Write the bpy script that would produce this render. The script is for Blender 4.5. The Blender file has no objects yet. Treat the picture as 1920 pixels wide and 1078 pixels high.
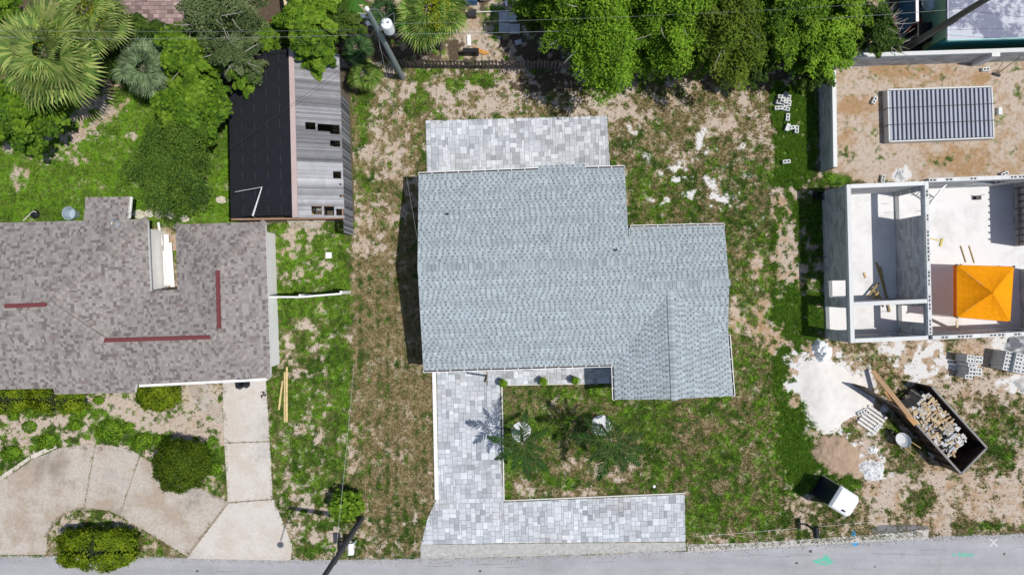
import bpy, math, random
import numpy as np
from mathutils import Vector, Matrix

random.seed(7)
RNG = np.random.default_rng(7)
scene = bpy.context.scene
col = scene.collection
PX = 35.0          # photograph pixels per metre on the ground
CAMH = 36.57       # camera height, metres

# ------------------------------------------------------------------ camera
cam_data = bpy.data.cameras.new('camera')
cam_data.sensor_width = 36.0
cam_data.lens = 24.0
cam_data.clip_end = 2000.0
cam = bpy.data.objects.new('camera', cam_data)
cam.location = (0, 0, CAMH)
col.objects.link(cam)
scene.camera = cam

# ------------------------------------------------------------------ light
SHADOW = Vector((-0.463, 0.069, -1.0))
to_sun = -SHADOW.normalized()
elev = math.asin(to_sun.z)
world = bpy.data.worlds.new('World')
scene.world = world
world.use_nodes = True
wn = world.node_tree
wn.nodes.clear()
wo = wn.nodes.new('ShaderNodeOutputWorld')
wb = wn.nodes.new('ShaderNodeBackground')
sky = wn.nodes.new('ShaderNodeTexSky')
sky.sky_type = 'NISHITA'
sky.sun_disc = False
sky.sun_elevation = elev
sky.sun_rotation = math.atan2(to_sun.x, to_sun.y)
wb.inputs['Strength'].default_value = 0.105
wn.links.new(sky.outputs[0], wb.inputs[0])
wn.links.new(wb.outputs[0], wo.inputs[0])
sd = bpy.data.lights.new('sun', 'SUN')
sd.energy = 4.0
sd.angle = math.radians(0.5)
sd.color = (1.0, 0.955, 0.89)
sun = bpy.data.objects.new('sun', sd)
sun.rotation_euler = SHADOW.to_track_quat('-Z', 'Y').to_euler()
sun.location = (20, -5, 60)
col.objects.link(sun)
scene.view_settings.view_transform = 'Standard'
scene.view_settings.look = 'None'
scene.view_settings.gamma = 1.0
scene.view_settings.exposure = 0.0
try:
    scene.view_settings.use_curve_mapping = False
except Exception:
    pass

# ------------------------------------------------------------------ helpers
def P(u, v, z=0.0):
    """point at height z that sits over photograph position (u, v)"""
    f = (1 - z / CAMH) / PX
    return Vector(((u - 960) * f, (539 - v) * f, z))

class Plane:
    def __init__(s, a, b, c):
        s.n = (b - a).cross(c - a).normalized()
        if s.n.z < 0:
            s.n = -s.n
        s.o = a.copy()
    def z(s, x, y):
        return s.o.z - (s.n.x * (x - s.o.x) + s.n.y * (y - s.o.y)) / s.n.z
    def at(s, u, v):
        d = P(u, v, 0) - Vector((0, 0, CAMH))
        t = (s.o - Vector((0, 0, CAMH))).dot(s.n) / d.dot(s.n)
        return Vector((0, 0, CAMH)) + d * t

def tag(o, label=None, cat=None, group=None, kind=None):
    if label: o['label'] = label
    if cat: o['category'] = cat
    if group: o['group'] = group
    if kind: o['kind'] = kind
    return o

def link(name, data, parent=None, mat=None):
    o = bpy.data.objects.new(name, data)
    col.objects.link(o)
    if parent is not None:
        o.parent = parent
    if mat is not None and data is not None and len(data.materials) == 0:
        data.materials.append(mat)
    return o

def empty(name, label, cat, loc=(0, 0, 0), rz=0.0, group=None):
    o = link(name, None)
    o.location = loc
    o.rotation_euler = (0, 0, rz)
    return tag(o, label, cat, group)

class MB:
    """collects faces; build() links them as one mesh object"""
    def __init__(s):
        s.v = []; s.f = []; s.c = []
    def face(s, pts, c=(1, 1, 1)):
        i = len(s.v)
        s.v += [tuple(p) for p in pts]
        s.f.append(tuple(range(i, i + len(pts))))
        s.c.append(c)
    def box(s, cen, size, rz=0.0, c=(1, 1, 1), M=None):
        hx, hy, hz = size[0] / 2, size[1] / 2, size[2] / 2
        i = len(s.v)
        R = M if M is not None else Matrix.Rotation(rz, 3, 'Z')
        cen = Vector(cen)
        for dx, dy, dz in ((-1,-1,-1),(1,-1,-1),(1,1,-1),(-1,1,-1),(-1,-1,1),(1,-1,1),(1,1,1),(-1,1,1)):
            s.v.append(tuple(cen + R @ Vector((dx*hx, dy*hy, dz*hz))))
        for q in ((3,2,1,0),(4,5,6,7),(0,1,5,4),(1,2,6,5),(2,3,7,6),(3,0,4,7)):
            s.f.append(tuple(i + k for k in q)); s.c.append(c)
    def beam(s, a, b, w, h, c=(1, 1, 1)):
        """box between two points; w sideways, h up"""
        a = Vector(a); b = Vector(b); d = b - a
        x = d.normalized()
        y = Vector((0, 0, 1)).cross(x)
        y = Vector((0, 1, 0)) if y.length < 1e-5 else y.normalized()
        z = x.cross(y)
        M = Matrix((x, y, z)).transposed()
        s.box((a + b) / 2, (d.length, w, h), c=c, M=M)
    def prism(s, poly, z0, z1, c=(1, 1, 1), bottom=False):
        poly = ccw([(p[0], p[1]) for p in poly])
        n = len(poly)
        s.face([(x, y, z1) for x, y in poly], c)
        if bottom:
            s.face([(x, y, z0) for x, y in reversed(poly)], c)
        for k in range(n):
            a = poly[k]; b = poly[(k + 1) % n]
            s.face([(a[0], a[1], z0), (b[0], b[1], z0), (b[0], b[1], z1), (a[0], a[1], z1)], c)
    def tube(s, pts, r, seg=6, c=(1, 1, 1), cap=True):
        pts = [Vector(p) for p in pts]
        rs = r if isinstance(r, (list, tuple)) else [r] * len(pts)
        base = len(s.v)
        for k, p in enumerate(pts):
            d = (pts[min(k + 1, len(pts) - 1)] - pts[max(k - 1, 0)]).normalized()
            a = d.cross(Vector((0, 0, 1)))
            a = Vector((1, 0, 0)) if a.length < 1e-4 else a.normalized()
            b = d.cross(a)
            for q in range(seg):
                t = 2 * math.pi * q / seg
                s.v.append(tuple(p + (a * math.cos(t) + b * math.sin(t)) * rs[k]))
        for k in range(len(pts) - 1):
            for q in range(seg):
                i = base + k * seg + q; j = base + k * seg + (q + 1) % seg
                s.f.append((i, j, j + seg, i + seg)); s.c.append(c)
        if cap:
            s.f.append(tuple(base + q for q in range(seg))); s.c.append(c)
            e = base + (len(pts) - 1) * seg
            s.f.append(tuple(e + q for q in reversed(range(seg)))); s.c.append(c)
    def disc(s, cen, prof, seg=16, c=(1, 1, 1)):
        """lathe about z: prof = [(r, z)...]"""
        cen = Vector(cen); base = len(s.v)
        for r, z in prof:
            for q in range(seg):
                t = 2 * math.pi * q / seg
                s.v.append((cen.x + r * math.cos(t), cen.y + r * math.sin(t), cen.z + z))
        for k in range(len(prof) - 1):
            for q in range(seg):
                i = base + k * seg + q; j = base + k * seg + (q + 1) % seg
                s.f.append((i, j, j + seg, i + seg)); s.c.append(c)
        e = base + (len(prof) - 1) * seg
        s.f.append(tuple(e + q for q in range(seg))); s.c.append(c)
    def mesh(s, name, mat=None, smooth=False):
        me = bpy.data.meshes.new(name)
        me.from_pydata(s.v, [], s.f)
        at = me.attributes.new('Col', 'FLOAT_COLOR', 'FACE')
        a = np.ones((len(s.f), 4), dtype=np.float32)
        if s.c:
            a[:, :3] = np.array(s.c, dtype=np.float32)
        at.data.foreach_set('color', a.ravel())
        if smooth:
            me.polygons.foreach_set('use_smooth', [True] * len(s.f))
        if mat is not None:
            me.materials.append(mat)
        me.update()
        return me
    def build(s, name, mat, parent=None, smooth=False):
        return link(name, s.mesh(name, mat, smooth), parent)

def ccw(p):
    a = sum(p[i][0] * p[(i + 1) % len(p)][1] - p[(i + 1) % len(p)][0] * p[i][1] for i in range(len(p)))
    return list(p) if a > 0 else list(reversed(p))

def inset(poly, d):
    p = ccw([(q[0], q[1]) for q in poly]); n = len(p); out = []
    for i in range(n):
        a = Vector(p[i - 1]); b = Vector(p[i]); c = Vector(p[(i + 1) % n])
        e1 = (b - a).normalized(); e2 = (c - b).normalized()
        n1 = Vector((-e1.y, e1.x)); n2 = Vector((-e2.y, e2.x))
        k = max(0.3, 1 + n1.dot(n2))
        out.append(tuple(b + (n1 + n2) * (d / k)))
    return out

def pip(x, y, poly):
    c = False; n = len(poly); j = n - 1
    for i in range(n):
        xi, yi = poly[i][0], poly[i][1]; xj, yj = poly[j][0], poly[j][1]
        if (yi > y) != (yj > y) and x < (xj - xi) * (y - yi) / (yj - yi) + xi:
            c = not c
        j = i
    return c

def clip_convex(subj, win):
    """Sutherland-Hodgman: polygon subj cut by convex ccw window"""
    out = list(subj)
    for k in range(len(win)):
        a = win[k]; b = win[(k + 1) % len(win)]
        ex, ey = b[0] - a[0], b[1] - a[1]
        src = out; out = []
        if not src: break
        for i in range(len(src)):
            p = src[i - 1]; q = src[i]
            dp = ex * (p[1] - a[1]) - ey * (p[0] - a[0])
            dq = ex * (q[1] - a[1]) - ey * (q[0] - a[0])
            if (dp >= 0) != (dq >= 0):
                t = dp / (dp - dq)
                out.append((p[0] + (q[0] - p[0]) * t, p[1] + (q[1] - p[1]) * t))
            if dq >= 0:
                out.append(q)
    return out

def area(p):
    return abs(sum(p[i - 1][0] * p[i][1] - p[i][0] * p[i - 1][1] for i in range(len(p)))) / 2

def mesh_np(name, V, F, C=None, mat=None, smooth=False):
    """V (n,3), F (m,k) with constant k, C (m,3) face colours"""
    me = bpy.data.meshes.new(name)
    V = np.ascontiguousarray(V, dtype=np.float32); F = np.ascontiguousarray(F, dtype=np.int32)
    m, k = F.shape
    me.vertices.add(len(V)); me.vertices.foreach_set('co', V.ravel())
    me.loops.add(m * k); me.loops.foreach_set('vertex_index', F.ravel())
    me.polygons.add(m)
    me.polygons.foreach_set('loop_start', np.arange(0, m * k, k, dtype=np.int32))
    me.update(calc_edges=True)
    if C is not None:
        at = me.attributes.new('Col', 'FLOAT_COLOR', 'FACE')
        a = np.ones((m, 4), dtype=np.float32); a[:, :3] = C
        at.data.foreach_set('color', a.ravel())
    if smooth:
        me.polygons.foreach_set('use_smooth', np.ones(m, dtype=bool))
    if mat: me.materials.append(mat)
    return me

# ------------------------------------------------------------------ materials
def newmat(name):
    m = bpy.data.materials.new(name); m.use_nodes = True
    nt = m.node_tree; nt.nodes.clear()
    out = nt.nodes.new('ShaderNodeOutputMaterial')
    bs = nt.nodes.new('ShaderNodeBsdfPrincipled')
    nt.links.new(bs.outputs[0], out.inputs[0])
    return m, nt, bs

def nd(nt, typ, **kw):
    n = nt.nodes.new(typ)
    for k, v in kw.items():
        if k.startswith('i_'):
            key = k[2:]
            n.inputs[int(key) if key.isdigit() else key.replace('_', ' ')].default_value = v
        else:
            setattr(n, k, v)
    return n

def noise(nt, scale, detail=4.0, rough=0.55, vec=None):
    n = nd(nt, 'ShaderNodeTexNoise')
    n.inputs['Scale'].default_value = scale
    n.inputs['Detail'].default_value = detail
    n.inputs['Roughness'].default_value = rough
    if vec is None:
        g = nt.nodes.get('geo') or nd(nt, 'ShaderNodeNewGeometry', name='geo')
        vec = g.outputs['Position']
    nt.links.new(vec, n.inputs['Vector'])
    return n.outputs['Fac']

def lk(nt, sock, v):
    if hasattr(v, 'is_linked'): nt.links.new(v, sock)
    else: sock.default_value = v

def mth(nt, op, a, b=0.0, c=None, clamp=False):
    n = nd(nt, 'ShaderNodeMath', operation=op, use_clamp=clamp)
    lk(nt, n.inputs[0], a); lk(nt, n.inputs[1], b)
    if c is not None: lk(nt, n.inputs[2], c)
    return n.outputs[0]

def mixc(nt, f, a, b, mode='MIX'):
    n = nd(nt, 'ShaderNodeMix', data_type='RGBA', blend_type=mode)
    lk(nt, n.inputs[0], f)
    for s, v in ((n.inputs[6], a), (n.inputs[7], b)):
        if hasattr(v, 'is_linked'): nt.links.new(v, s)
        else: s.default_value = (*v[:3], 1)
    return n.outputs[2]

def mrange(nt, v, a, b, c=0.0, d=1.0):
    n = nd(nt, 'ShaderNodeMapRange', interpolation_type='SMOOTHSTEP')
    lk(nt, n.inputs[0], v)
    for i, x in enumerate((a, b, c, d)): n.inputs[i + 1].default_value = x
    return n.outputs[0]

def bump(nt, bs, h, strength=0.4, dist=0.02):
    b = nd(nt, 'ShaderNodeBump')
    b.inputs['Strength'].default_value = strength
    b.inputs['Distance'].default_value = dist
    nt.links.new(h, b.inputs['Height']); nt.links.new(b.outputs[0], bs.inputs['Normal'])

MATS = {}
def mat(name, c, rough=0.8, var=0.18, scale=3.0, c2=None, stain=0.0, metal=0.0, attr=False, bmp=0.25, obj_var=0.0, spec=0.25):
    """plain surface with broad mottling, fine grain and a little relief"""
    if name in MATS: return MATS[name]
    m, nt, bs = newmat(name)
    n1 = noise(nt, scale, 6, 0.6); n2 = noise(nt, scale * 14, 3, 0.6)
    base = c
    if attr:
        base = nd(nt, 'ShaderNodeAttribute', attribute_name='Col').outputs['Color']
    if c2 is not None:
        base = mixc(nt, mrange(nt, n1, 0.42, 0.62), base, c2)
    f = mth(nt, 'ADD', mth(nt, 'MULTIPLY', mth(nt, 'SUBTRACT', n1, 0.5), var * 2), mth(nt, 'MULTIPLY', mth(nt, 'SUBTRACT', n2, 0.5), var * 2))
    f = mth(nt, 'ADD', f, 1.0)
    if obj_var:
        oi = nd(nt, 'ShaderNodeObjectInfo')
        f = mth(nt, 'ADD', f, mth(nt, 'MULTIPLY', mth(nt, 'SUBTRACT', oi.outputs['Random'], 0.5), obj_var * 2))
    cc = nd(nt, 'ShaderNodeCombineColor')
    for i in range(3): nt.links.new(f, cc.inputs[i])
    out = mixc(nt, 1.0, base, cc.outputs[0], 'MULTIPLY')
    if stain:
        n3 = noise(nt, scale * 0.45, 7, 0.65)
        out = mixc(nt, mth(nt, 'MULTIPLY', mrange(nt, n3, 0.5, 0.7), stain), out, (0.10, 0.085, 0.07))
    nt.links.new(out, bs.inputs['Base Color'])
    bs.inputs['Roughness'].default_value = rough
    bs.inputs['Metallic'].default_value = metal
    bs.inputs['Specular IOR Level'].default_value = spec
    if bmp: bump(nt, bs, n2, bmp, 0.01)
    MATS[name] = m
    return m

def leafmat(name, trans=0.35, tint=(1.15, 1.25, 0.5)):
    if name in MATS: return MATS[name]
    m, nt, bs = newmat(name)
    a = nd(nt, 'ShaderNodeAttribute', attribute_name='Col').outputs['Color']
    n = noise(nt, 6.0, 3)
    f = mth(nt, 'ADD', mth(nt, 'MULTIPLY', n, 0.5), 0.75)
    cc = nd(nt, 'ShaderNodeCombineColor')
    for i in range(3): nt.links.new(f, cc.inputs[i])
    a = mixc(nt, 1.0, a, cc.outputs[0], 'MULTIPLY')
    nt.links.new(a, bs.inputs['Base Color'])
    bs.inputs['Roughness'].default_value = 0.62
    bs.inputs['Specular IOR Level'].default_value = 0.14
    tr = nd(nt, 'ShaderNodeBsdfTranslucent')
    nt.links.new(mixc(nt, 1.0, a, tint, 'MULTIPLY'), tr.inputs[0])
    mx = nd(nt, 'ShaderNodeMixShader'); mx.inputs[0].default_value = trans
    out = [x for x in nt.nodes if x.type == 'OUTPUT_MATERIAL'][0]
    nt.links.new(bs.outputs[0], mx.inputs[1]); nt.links.new(tr.outputs[0], mx.inputs[2])
    nt.links.new(mx.outputs[0], out.inputs[0])
    MATS[name] = m
    return m

LEAF = leafmat('leaf')
GRASSM = leafmat('grass_blade', 0.25)
M_WHITE = mat('white_paint', (0.78, 0.78, 0.77), 0.5, 0.05, 2.0, bmp=0.1)
M_WALLW = mat('white_stucco', (0.82, 0.82, 0.81), 0.85, 0.08, 3.0)
M_CONC = mat('concrete_pale', (0.62, 0.60, 0.57), 0.9, 0.10, 1.4)
M_BLOCK = mat('concrete_block', (0.40, 0.42, 0.43), 0.95, 0.2, 4.0, bmp=0.5)
M_BLOCKP = mat('concrete_block_pale', (0.62, 0.63, 0.62), 0.95, 0.12, 6.0, bmp=0.4, obj_var=0.08)
M_MORTAR = mat('mortar', (0.33, 0.335, 0.34), 0.95, 0.15, 6.0)
M_BLACK = mat('black_plastic', (0.012, 0.013, 0.016), 0.45, 0.2, 5.0)
M_DARK = mat('dark_metal', (0.03, 0.03, 0.033), 0.5, 0.3, 5.0)
M_STEEL = mat('galvanised_steel', (0.52, 0.54, 0.56), 0.4, 0.15, 5.0, metal=0.5)
M_WOOD = mat('lumber', (0.55, 0.38, 0.19), 0.8, 0.2, 6.0, obj_var=0.15)
M_WOODG = mat('weathered_wood', (0.17, 0.13, 0.11), 0.9, 0.3, 8.0, obj_var=0.25)
M_BARK = mat('bark', (0.13, 0.10, 0.075), 0.95, 0.35, 9.0, bmp=0.6)
M_TWIG = mat('pale_twig', (0.36, 0.33, 0.29), 0.9, 0.2, 9.0)
M_POLEG = mat('utility_pole_wood_grey', (0.22, 0.26, 0.25), 0.9, 0.2, 9.0)
M_POLEB = mat('utility_pole_wood_dark', (0.075, 0.075, 0.08), 0.9, 0.25, 9.0)
M_WIRE = mat('wire_grey', (0.20, 0.21, 0.21), 0.6, 0.05, 2.0, bmp=0)
M_WIREB = mat('wire_black', (0.03, 0.03, 0.03), 0.6, 0.05, 2.0, bmp=0)
M_ATTR = mat('painted_piece', (1, 1, 1), 0.8, 0.15, 6.0, attr=True)
M_SHINGLE = mat('asphalt_shingle', (1, 1, 1), 0.9, 0.13, 1.3, attr=True, bmp=0.3, spec=0.15)

# ------------------------------------------------------------------ ground with cover masks
def blur(a, n):
    for _ in range(n):
        b = np.pad(a, 1, mode='edge')
        a = (b[:-2, 1:-1] + b[2:, 1:-1] + b[1:-1, :-2] + b[1:-1, 2:] + b[1:-1, 1:-1] * 2) / 6
    return a

def pipgrid(U, V, poly):
    c = np.zeros(U.shape, bool); n = len(poly); j = n - 1
    for i in range(n):
        xi, yi = poly[i]; xj, yj = poly[j]
        if yi != yj:
            t = ((yi > V) != (yj > V)) & (U < (xj - xi) * (V - yi) / (yj - yi) + xi)
            c ^= t
        j = i
    return c

STEP = 3.5                                   # photograph pixels between mask samples = 0.1 m
us = np.arange(-252, 2172 + STEP, STEP); vs = np.arange(-252, 1330 + STEP, STEP)
U, V = np.meshgrid(us, vs)
CH = dict(G=0.62, D=0.45, L=0.35, W=0.0, S=0.3, K=0.0)
MASK = {k: np.full(U.shape, v) for k, v in CH.items()}
def region(poly, soft=2, **kw):
    m = blur(pipgrid(U, V, poly).astype(float), soft * 4)
    for k, v in kw.items(): MASK[k] = MASK[k] * (1 - m) + v * m
def rect(u0, v0, u1, v1, soft=2, **kw): region([(u0, v0), (u1, v0), (u1, v1), (u0, v1)], soft, **kw)
def blob(u, v, ru, rv, **kw):
    m = np.clip((1.7 - np.sqrt(((U - u) / ru) ** 2 + ((V - v) / rv) ** 2)) / 1.2, 0, 1); m = m * m * (3 - 2 * m)
    for k, x in kw.items(): MASK[k] = MASK[k] * (1 - m) + x * m
# -- neighbours and lot, broad areas first
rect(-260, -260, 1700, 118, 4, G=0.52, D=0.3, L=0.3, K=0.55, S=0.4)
rect(-260, 165, 440, 430, 6, G=1.0, D=0.06, L=0.85, K=0.0)
rect(-260, 725, 428, 900, 3, G=0.40, D=0.10, L=0.50, S=0.12)
region([(88, 1042), (90, 985), (130, 952), (200, 952), (345, 1042)], 1, G=0.5, D=0.3, L=0.5, S=0.1)
rect(498, 405, 664, 600, 2, G=0.84, D=0.05, L=0.62, S=0.3)
rect(498, 600, 664, 1050, 3, G=0.82, D=0.25, L=0.45, S=0.22)
rect(658, 420, 815, 1050, 2, G=0.90, D=0.80, L=0.1, S=0.3)
rect(655, 118, 800, 425, 4, G=0.72, D=0.55, L=0.35, S=0.22)
rect(700, 118, 1180, 228, 4, G=0.55, D=0.55, L=0.4, S=0.22)
rect(1145, 130, 1445, 300, 4, G=0.80, D=0.66, L=0.2, S=0.25)
rect(1170, 290, 1450, 430, 4, G=0.92, D=0.42, L=0.25, S=0.15, W=0.08)
rect(1300, 425, 1460, 760, 4, G=0.92, D=0.35, L=0.45, S=0.35)
rect(935, 720, 1160, 940, 2, G=1.0, D=0.33, L=0.45, S=0.3)
rect(1150, 745, 1480, 1015, 4, G=1.0, D=0.42, L=0.40, S=0.3)
region([(1445, 150), (1525, 150), (1532, 240), (1524, 345), (1450, 345), (1455, 260)], 3, G=0.98, D=0.03, L=0.62)
rect(1450, 345, 1545, 650, 4, G=0.45, D=0.2, L=0.4, S=0.4)
rect(1560, 105, 2200, 342, 1, G=0.05, D=0.5, L=0.2, S=0.40)
region([(1478, 650), (1560, 640), (2200, 625), (2200, 1010), (1478, 1010)], 4, G=0.58, D=0.68, L=0.2, S=0.38)
region([(1445, 645), (1500, 650), (1520, 760), (1530, 840), (1620, 905), (1600, 925), (1540, 900), (1480, 940), (1462, 850)], 2, G=1.0, D=0.0, L=0.6, W=0.0)
rect(-260, 1000, 2200, 1330, 2, G=0.75, D=0.5)
region([(480, 980), (545, 1045), (810, 1050), (800, 960)], 3, G=0.72, D=0.5, S=0.15)
# -- patches
for a in [(190, 200, 40, 28), (165, 232, 26, 26), (125, 255, 28, 18), (110, 290, 30, 14), (80, 295, 18, 12), (35, 335, 22, 22), (245, 255, 12, 10), (20, 270, 15, 12), (140, 300, 18, 9), (210, 180, 22, 15), (300, 400, 20, 10)]:
    blob(*a, G=0.28, S=0.25)
for a in [(240, 760, 60, 22), (300, 800, 60, 16), (170, 745, 40, 16), (130, 800, 25, 14), (60, 800, 20, 16), (370, 770, 30, 22), (20, 790, 20, 14), (395, 810, 20, 14)]:
    blob(*a, G=0.12, S=0.1)
for a in [(205, 805, 30, 32), (90, 828, 26, 16), (150, 770, 18, 12), (60, 770, 30, 12), (270, 825, 40, 14), (20, 860, 24, 22), (330, 835, 20, 9), (400, 850, 16, 40), (240, 805, 15, 12), (140, 795, 16, 11), (90, 760, 40, 14)]:
    blob(*a, G=0.95, D=0.0, L=0.45)
for a in [(555, 470, 22, 12), (555, 515, 16, 8), (560, 440, 40, 10), (610, 500, 12, 16), (540, 640, 12, 20), (580, 610, 16, 12), (600, 660, 24, 12), (550, 665, 18, 18), (570, 700, 30, 10), (620, 640, 10, 14), (645, 640, 14, 14), (560, 800, 24, 12), (600, 820, 16, 12), (610, 745, 10, 30), (560, 920, 22, 16), (590, 960, 30, 14), (600, 1000, 40, 14), (550, 1000, 16, 24), (655, 870, 14, 22), (560, 575, 14, 8)]:
    blob(*a, G=0.45, S=0.18)
for a in [(640, 555, 18, 60), (635, 680, 22, 50), (640, 760, 14, 60), (620, 860, 14, 20), (570, 860, 24, 14), (555, 745, 20, 14), (600, 900, 14, 10), (640, 960, 20, 18), (600, 985, 30, 8), (590, 1030, 50, 6)]:
    blob(*a, G=0.95, D=0.05, L=0.4)
for a in [(770, 175, 60, 12), (720, 155, 60, 14), (760, 205, 40, 10), (850, 185, 34, 16), (930, 165, 40, 16), (1000, 190, 60, 10), (1110, 190, 60, 22), (1040, 160, 40, 14), (700, 240, 20, 20), (690, 280, 16, 20), (1190, 200, 60, 30), (900, 200, 60, 10)]:
    blob(*a, G=0.30, S=0.18)
for a in [(800, 140, 20, 12), (855, 160, 16, 16), (790, 185, 14, 24), (680, 190, 12, 60), (910, 150, 26, 14), (765, 210, 10, 26), (1015, 135, 20, 12)]:
    blob(*a, G=0.95, D=0.1, L=0.5)
for a in [(745, 330, 30, 30), (700, 400, 40, 26), (690, 460, 34, 22), (740, 270, 20, 20), (770, 240, 20, 20)]:
    blob(*a, G=0.45, D=0.8, S=0.3)
for a in [(1320, 285, 22, 16, .55), (1330, 340, 10, 14, .5), (1340, 378, 24, 14, .6), (1265, 330, 26, 20, .55), (1300, 365, 20, 10, .5), (1390, 275, 14, 8, .3), (1215, 320, 24, 22, .35), (1310, 255, 16, 14, .4), (770, 425, 26, 14, .3), (1240, 380, 30, 16, .35), (1190, 240, 14, 12, .4)]:
    blob(a[0], a[1], a[2], a[3], W=a[4])
for a in [(1175, 290, 14, 26), (1285, 300, 18, 16), (1235, 200, 40, 14), (1380, 180, 40, 14), (1350, 235, 34, 22), (1300, 160, 50, 12), (1340, 360, 22, 22)]:
    blob(*a, G=0.5, D=0.85, S=0.3)
for a in [(1430, 590, 16, 50), (1388, 612, 22, 14), (1420, 500, 12, 30), (1375, 590, 8, 30), (1475, 480, 20, 60), (1500, 350, 40, 14), (1450, 640, 12, 40), (1525, 500, 18, 10), (1500, 545, 12, 10), (1470, 400, 18, 24)]:
    blob(*a, G=0.12, S=0.5)
for a in [(1210, 305, 30, 16), (1200, 350, 26, 30), (1200, 410, 30, 14), (1380, 350, 30, 24), (1400, 420, 40, 26), (1180, 270, 20, 10)]:
    blob(*a, G=0.95, D=0.25, L=0.3, W=0.12)
for a in [(1530, 420, 20, 30), (1480, 580, 24, 36), (1500, 620, 22, 22), (1470, 340, 36, 12), (1570, 340, 30, 12), (1527, 590, 14, 16)]:
    blob(*a, G=1.0, D=0.0, L=0.35)
for a in [(985, 910, 28, 16), (1025, 915, 12, 10), (1070, 870, 30, 12), (1110, 880, 16, 14), (1050, 880, 16, 10), (1045, 745, 16, 14), (1100, 925, 50, 8), (1150, 890, 40, 12), (1180, 880, 20, 20)]:
    blob(*a, G=0.55, D=0.75, S=0.22)
for a in [(1060, 740, 60, 10), (1010, 800, 40, 20), (960, 860, 30, 30), (1040, 900, 30, 12)]:
    blob(*a, G=0.95, D=0.1, L=0.5)
for a in [(1320, 865, 30, 24), (1375, 860, 20, 20), (1200, 790, 60, 20), (1320, 960, 40, 24), (1230, 760, 40, 14)]:
    blob(*a, D=0.15, L=0.45)
for a in [(1370, 780, 30, 40), (1410, 850, 20, 60), (1300, 830, 26, 50), (1380, 930, 40, 30), (1290, 790, 40, 14), (1450, 930, 14, 40)]:
    blob(*a, D=0.52)
for a in [(1730, 670, 46, 46, .75), (1680, 650, 30, 14, .4), (1500, 700, 26, 40, .75), (1570, 740, 70, 60, .95), (1545, 665, 30, 18, .6), (1635, 880, 32, 20, .7), (1620, 790, 40, 24, .6), (1690, 270 + 55, 14, 14, .8), (1610, 845, 16, 20, .4), (1905, 720, 30, 14, .6), (1780, 690, 14, 20, .4), (1900, 645, 30, 16, .6)]:
    blob(a[0], a[1], a[2], a[3], W=a[4], G=0.1)
for a in [(1575, 850, 40, 34), (1860, 940, 70, 40), (1680, 920, 50, 26), (1780, 900, 40, 40), (1820, 660, 46, 18), (1850, 720, 60, 18), (1760, 960, 30, 40), (1900, 900, 50, 50)]:
    blob(*a, G=0.08, S=0.42)
for a in [(1870, 830, 50, 50), (1730, 830, 40, 26), (1720, 940, 30, 30), (1660, 800, 24, 18), (1590, 815, 22, 14), (1830, 985, 60, 10), (1690, 865, 30, 24), (1760, 800, 30, 20)]:
    blob(*a, G=0.92, D=0.3, L=0.35)
for a in [(1620, 170, 30, 30), (1640, 300, 50, 24), (1720, 300, 60, 16), (1600, 250, 26, 40)]:
    blob(*a, S=0.05)
for a in [(1700, 130, 60, 12), (1800, 145, 60, 14), (1800, 300, 60, 22), (1600, 200, 30, 20), (1590, 260, 20, 20)]:
    blob(*a, S=0.9)
for a in [(1650, 285, 24, 14), (1590, 290, 14, 12), (1630, 250, 12, 10), (1915, 160, 20, 30), (1770, 300, 40, 10)]:
    blob(*a, G=0.42, D=0.4)
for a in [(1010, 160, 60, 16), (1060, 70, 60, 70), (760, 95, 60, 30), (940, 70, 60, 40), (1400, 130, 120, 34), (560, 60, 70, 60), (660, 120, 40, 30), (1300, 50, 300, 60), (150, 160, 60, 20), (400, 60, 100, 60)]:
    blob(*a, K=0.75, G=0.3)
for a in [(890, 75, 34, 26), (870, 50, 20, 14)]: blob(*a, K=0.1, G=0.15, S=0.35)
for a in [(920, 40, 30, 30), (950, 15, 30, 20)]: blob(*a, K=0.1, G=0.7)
MASK['D'] += 0.30 * np.sin(U / 17.0 * 2 * math.pi) * pipgrid(U, V, [(662, 500), (790, 500), (812, 1000), (680, 1000)])
for k in ('G', 'D', 'L', 'W', 'S', 'K'): MASK[k] = np.clip(MASK[k], 0, 1)
def fbm(octs, seed):
    """uniformly distributed fractal noise on the mask grid; octs = [(cell px, weight)]"""
    rg = np.random.default_rng(seed); out = np.zeros(U.shape)
    for cell, w in octs:
        ox, oy = rg.uniform(0, cell, 2); gx = (U - us[0] + ox) / cell; gy = (V - vs[0] + oy) / cell
        T = rg.normal(size=(int(gy.max()) + 3, int(gx.max()) + 3)); ix, iy = gx.astype(int), gy.astype(int); fx, fy = gx - ix, gy - iy
        fx = fx * fx * (3 - 2 * fx); fy = fy * fy * (3 - 2 * fy)
        out += w * ((T[iy, ix] * (1 - fx) + T[iy, ix + 1] * fx) * (1 - fy) + (T[iy + 1, ix] * (1 - fx) + T[iy + 1, ix + 1] * fx) * fy)
    r_ = np.empty(out.size); r_[np.argsort(out.ravel())] = np.linspace(0, 1, out.size); return r_.reshape(U.shape)
FN = fbm([(90, .3), (45, .45), (22, .7), (11, 1.1), (6, 1.5)], 1)
FD = fbm([(120, .25), (50, .25), (24, .4), (11, .9), (6, 1.5)], 2)
FW = fbm([(60, .5), (26, .8), (12, 1.0), (6, .9)], 3)
FL = fbm([(70, .5), (30, .6), (12, .8), (6, 1.1)], 4)
def step_(x, w): x = np.clip(x / w * .5 + .5, 0, 1); return x * x * (3 - 2 * x)
MASK['G'] = step_(MASK['G'] * 1.04 - FN, .5)
MASK['W'] = step_(MASK['W'] * .9 - FW - .02, .3) * np.clip(MASK['W'] * 8, 0, 1)
MASK['K'] = step_(MASK['K'] - FL, .4) * np.clip(MASK['K'] * 6, 0, 1)
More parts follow.
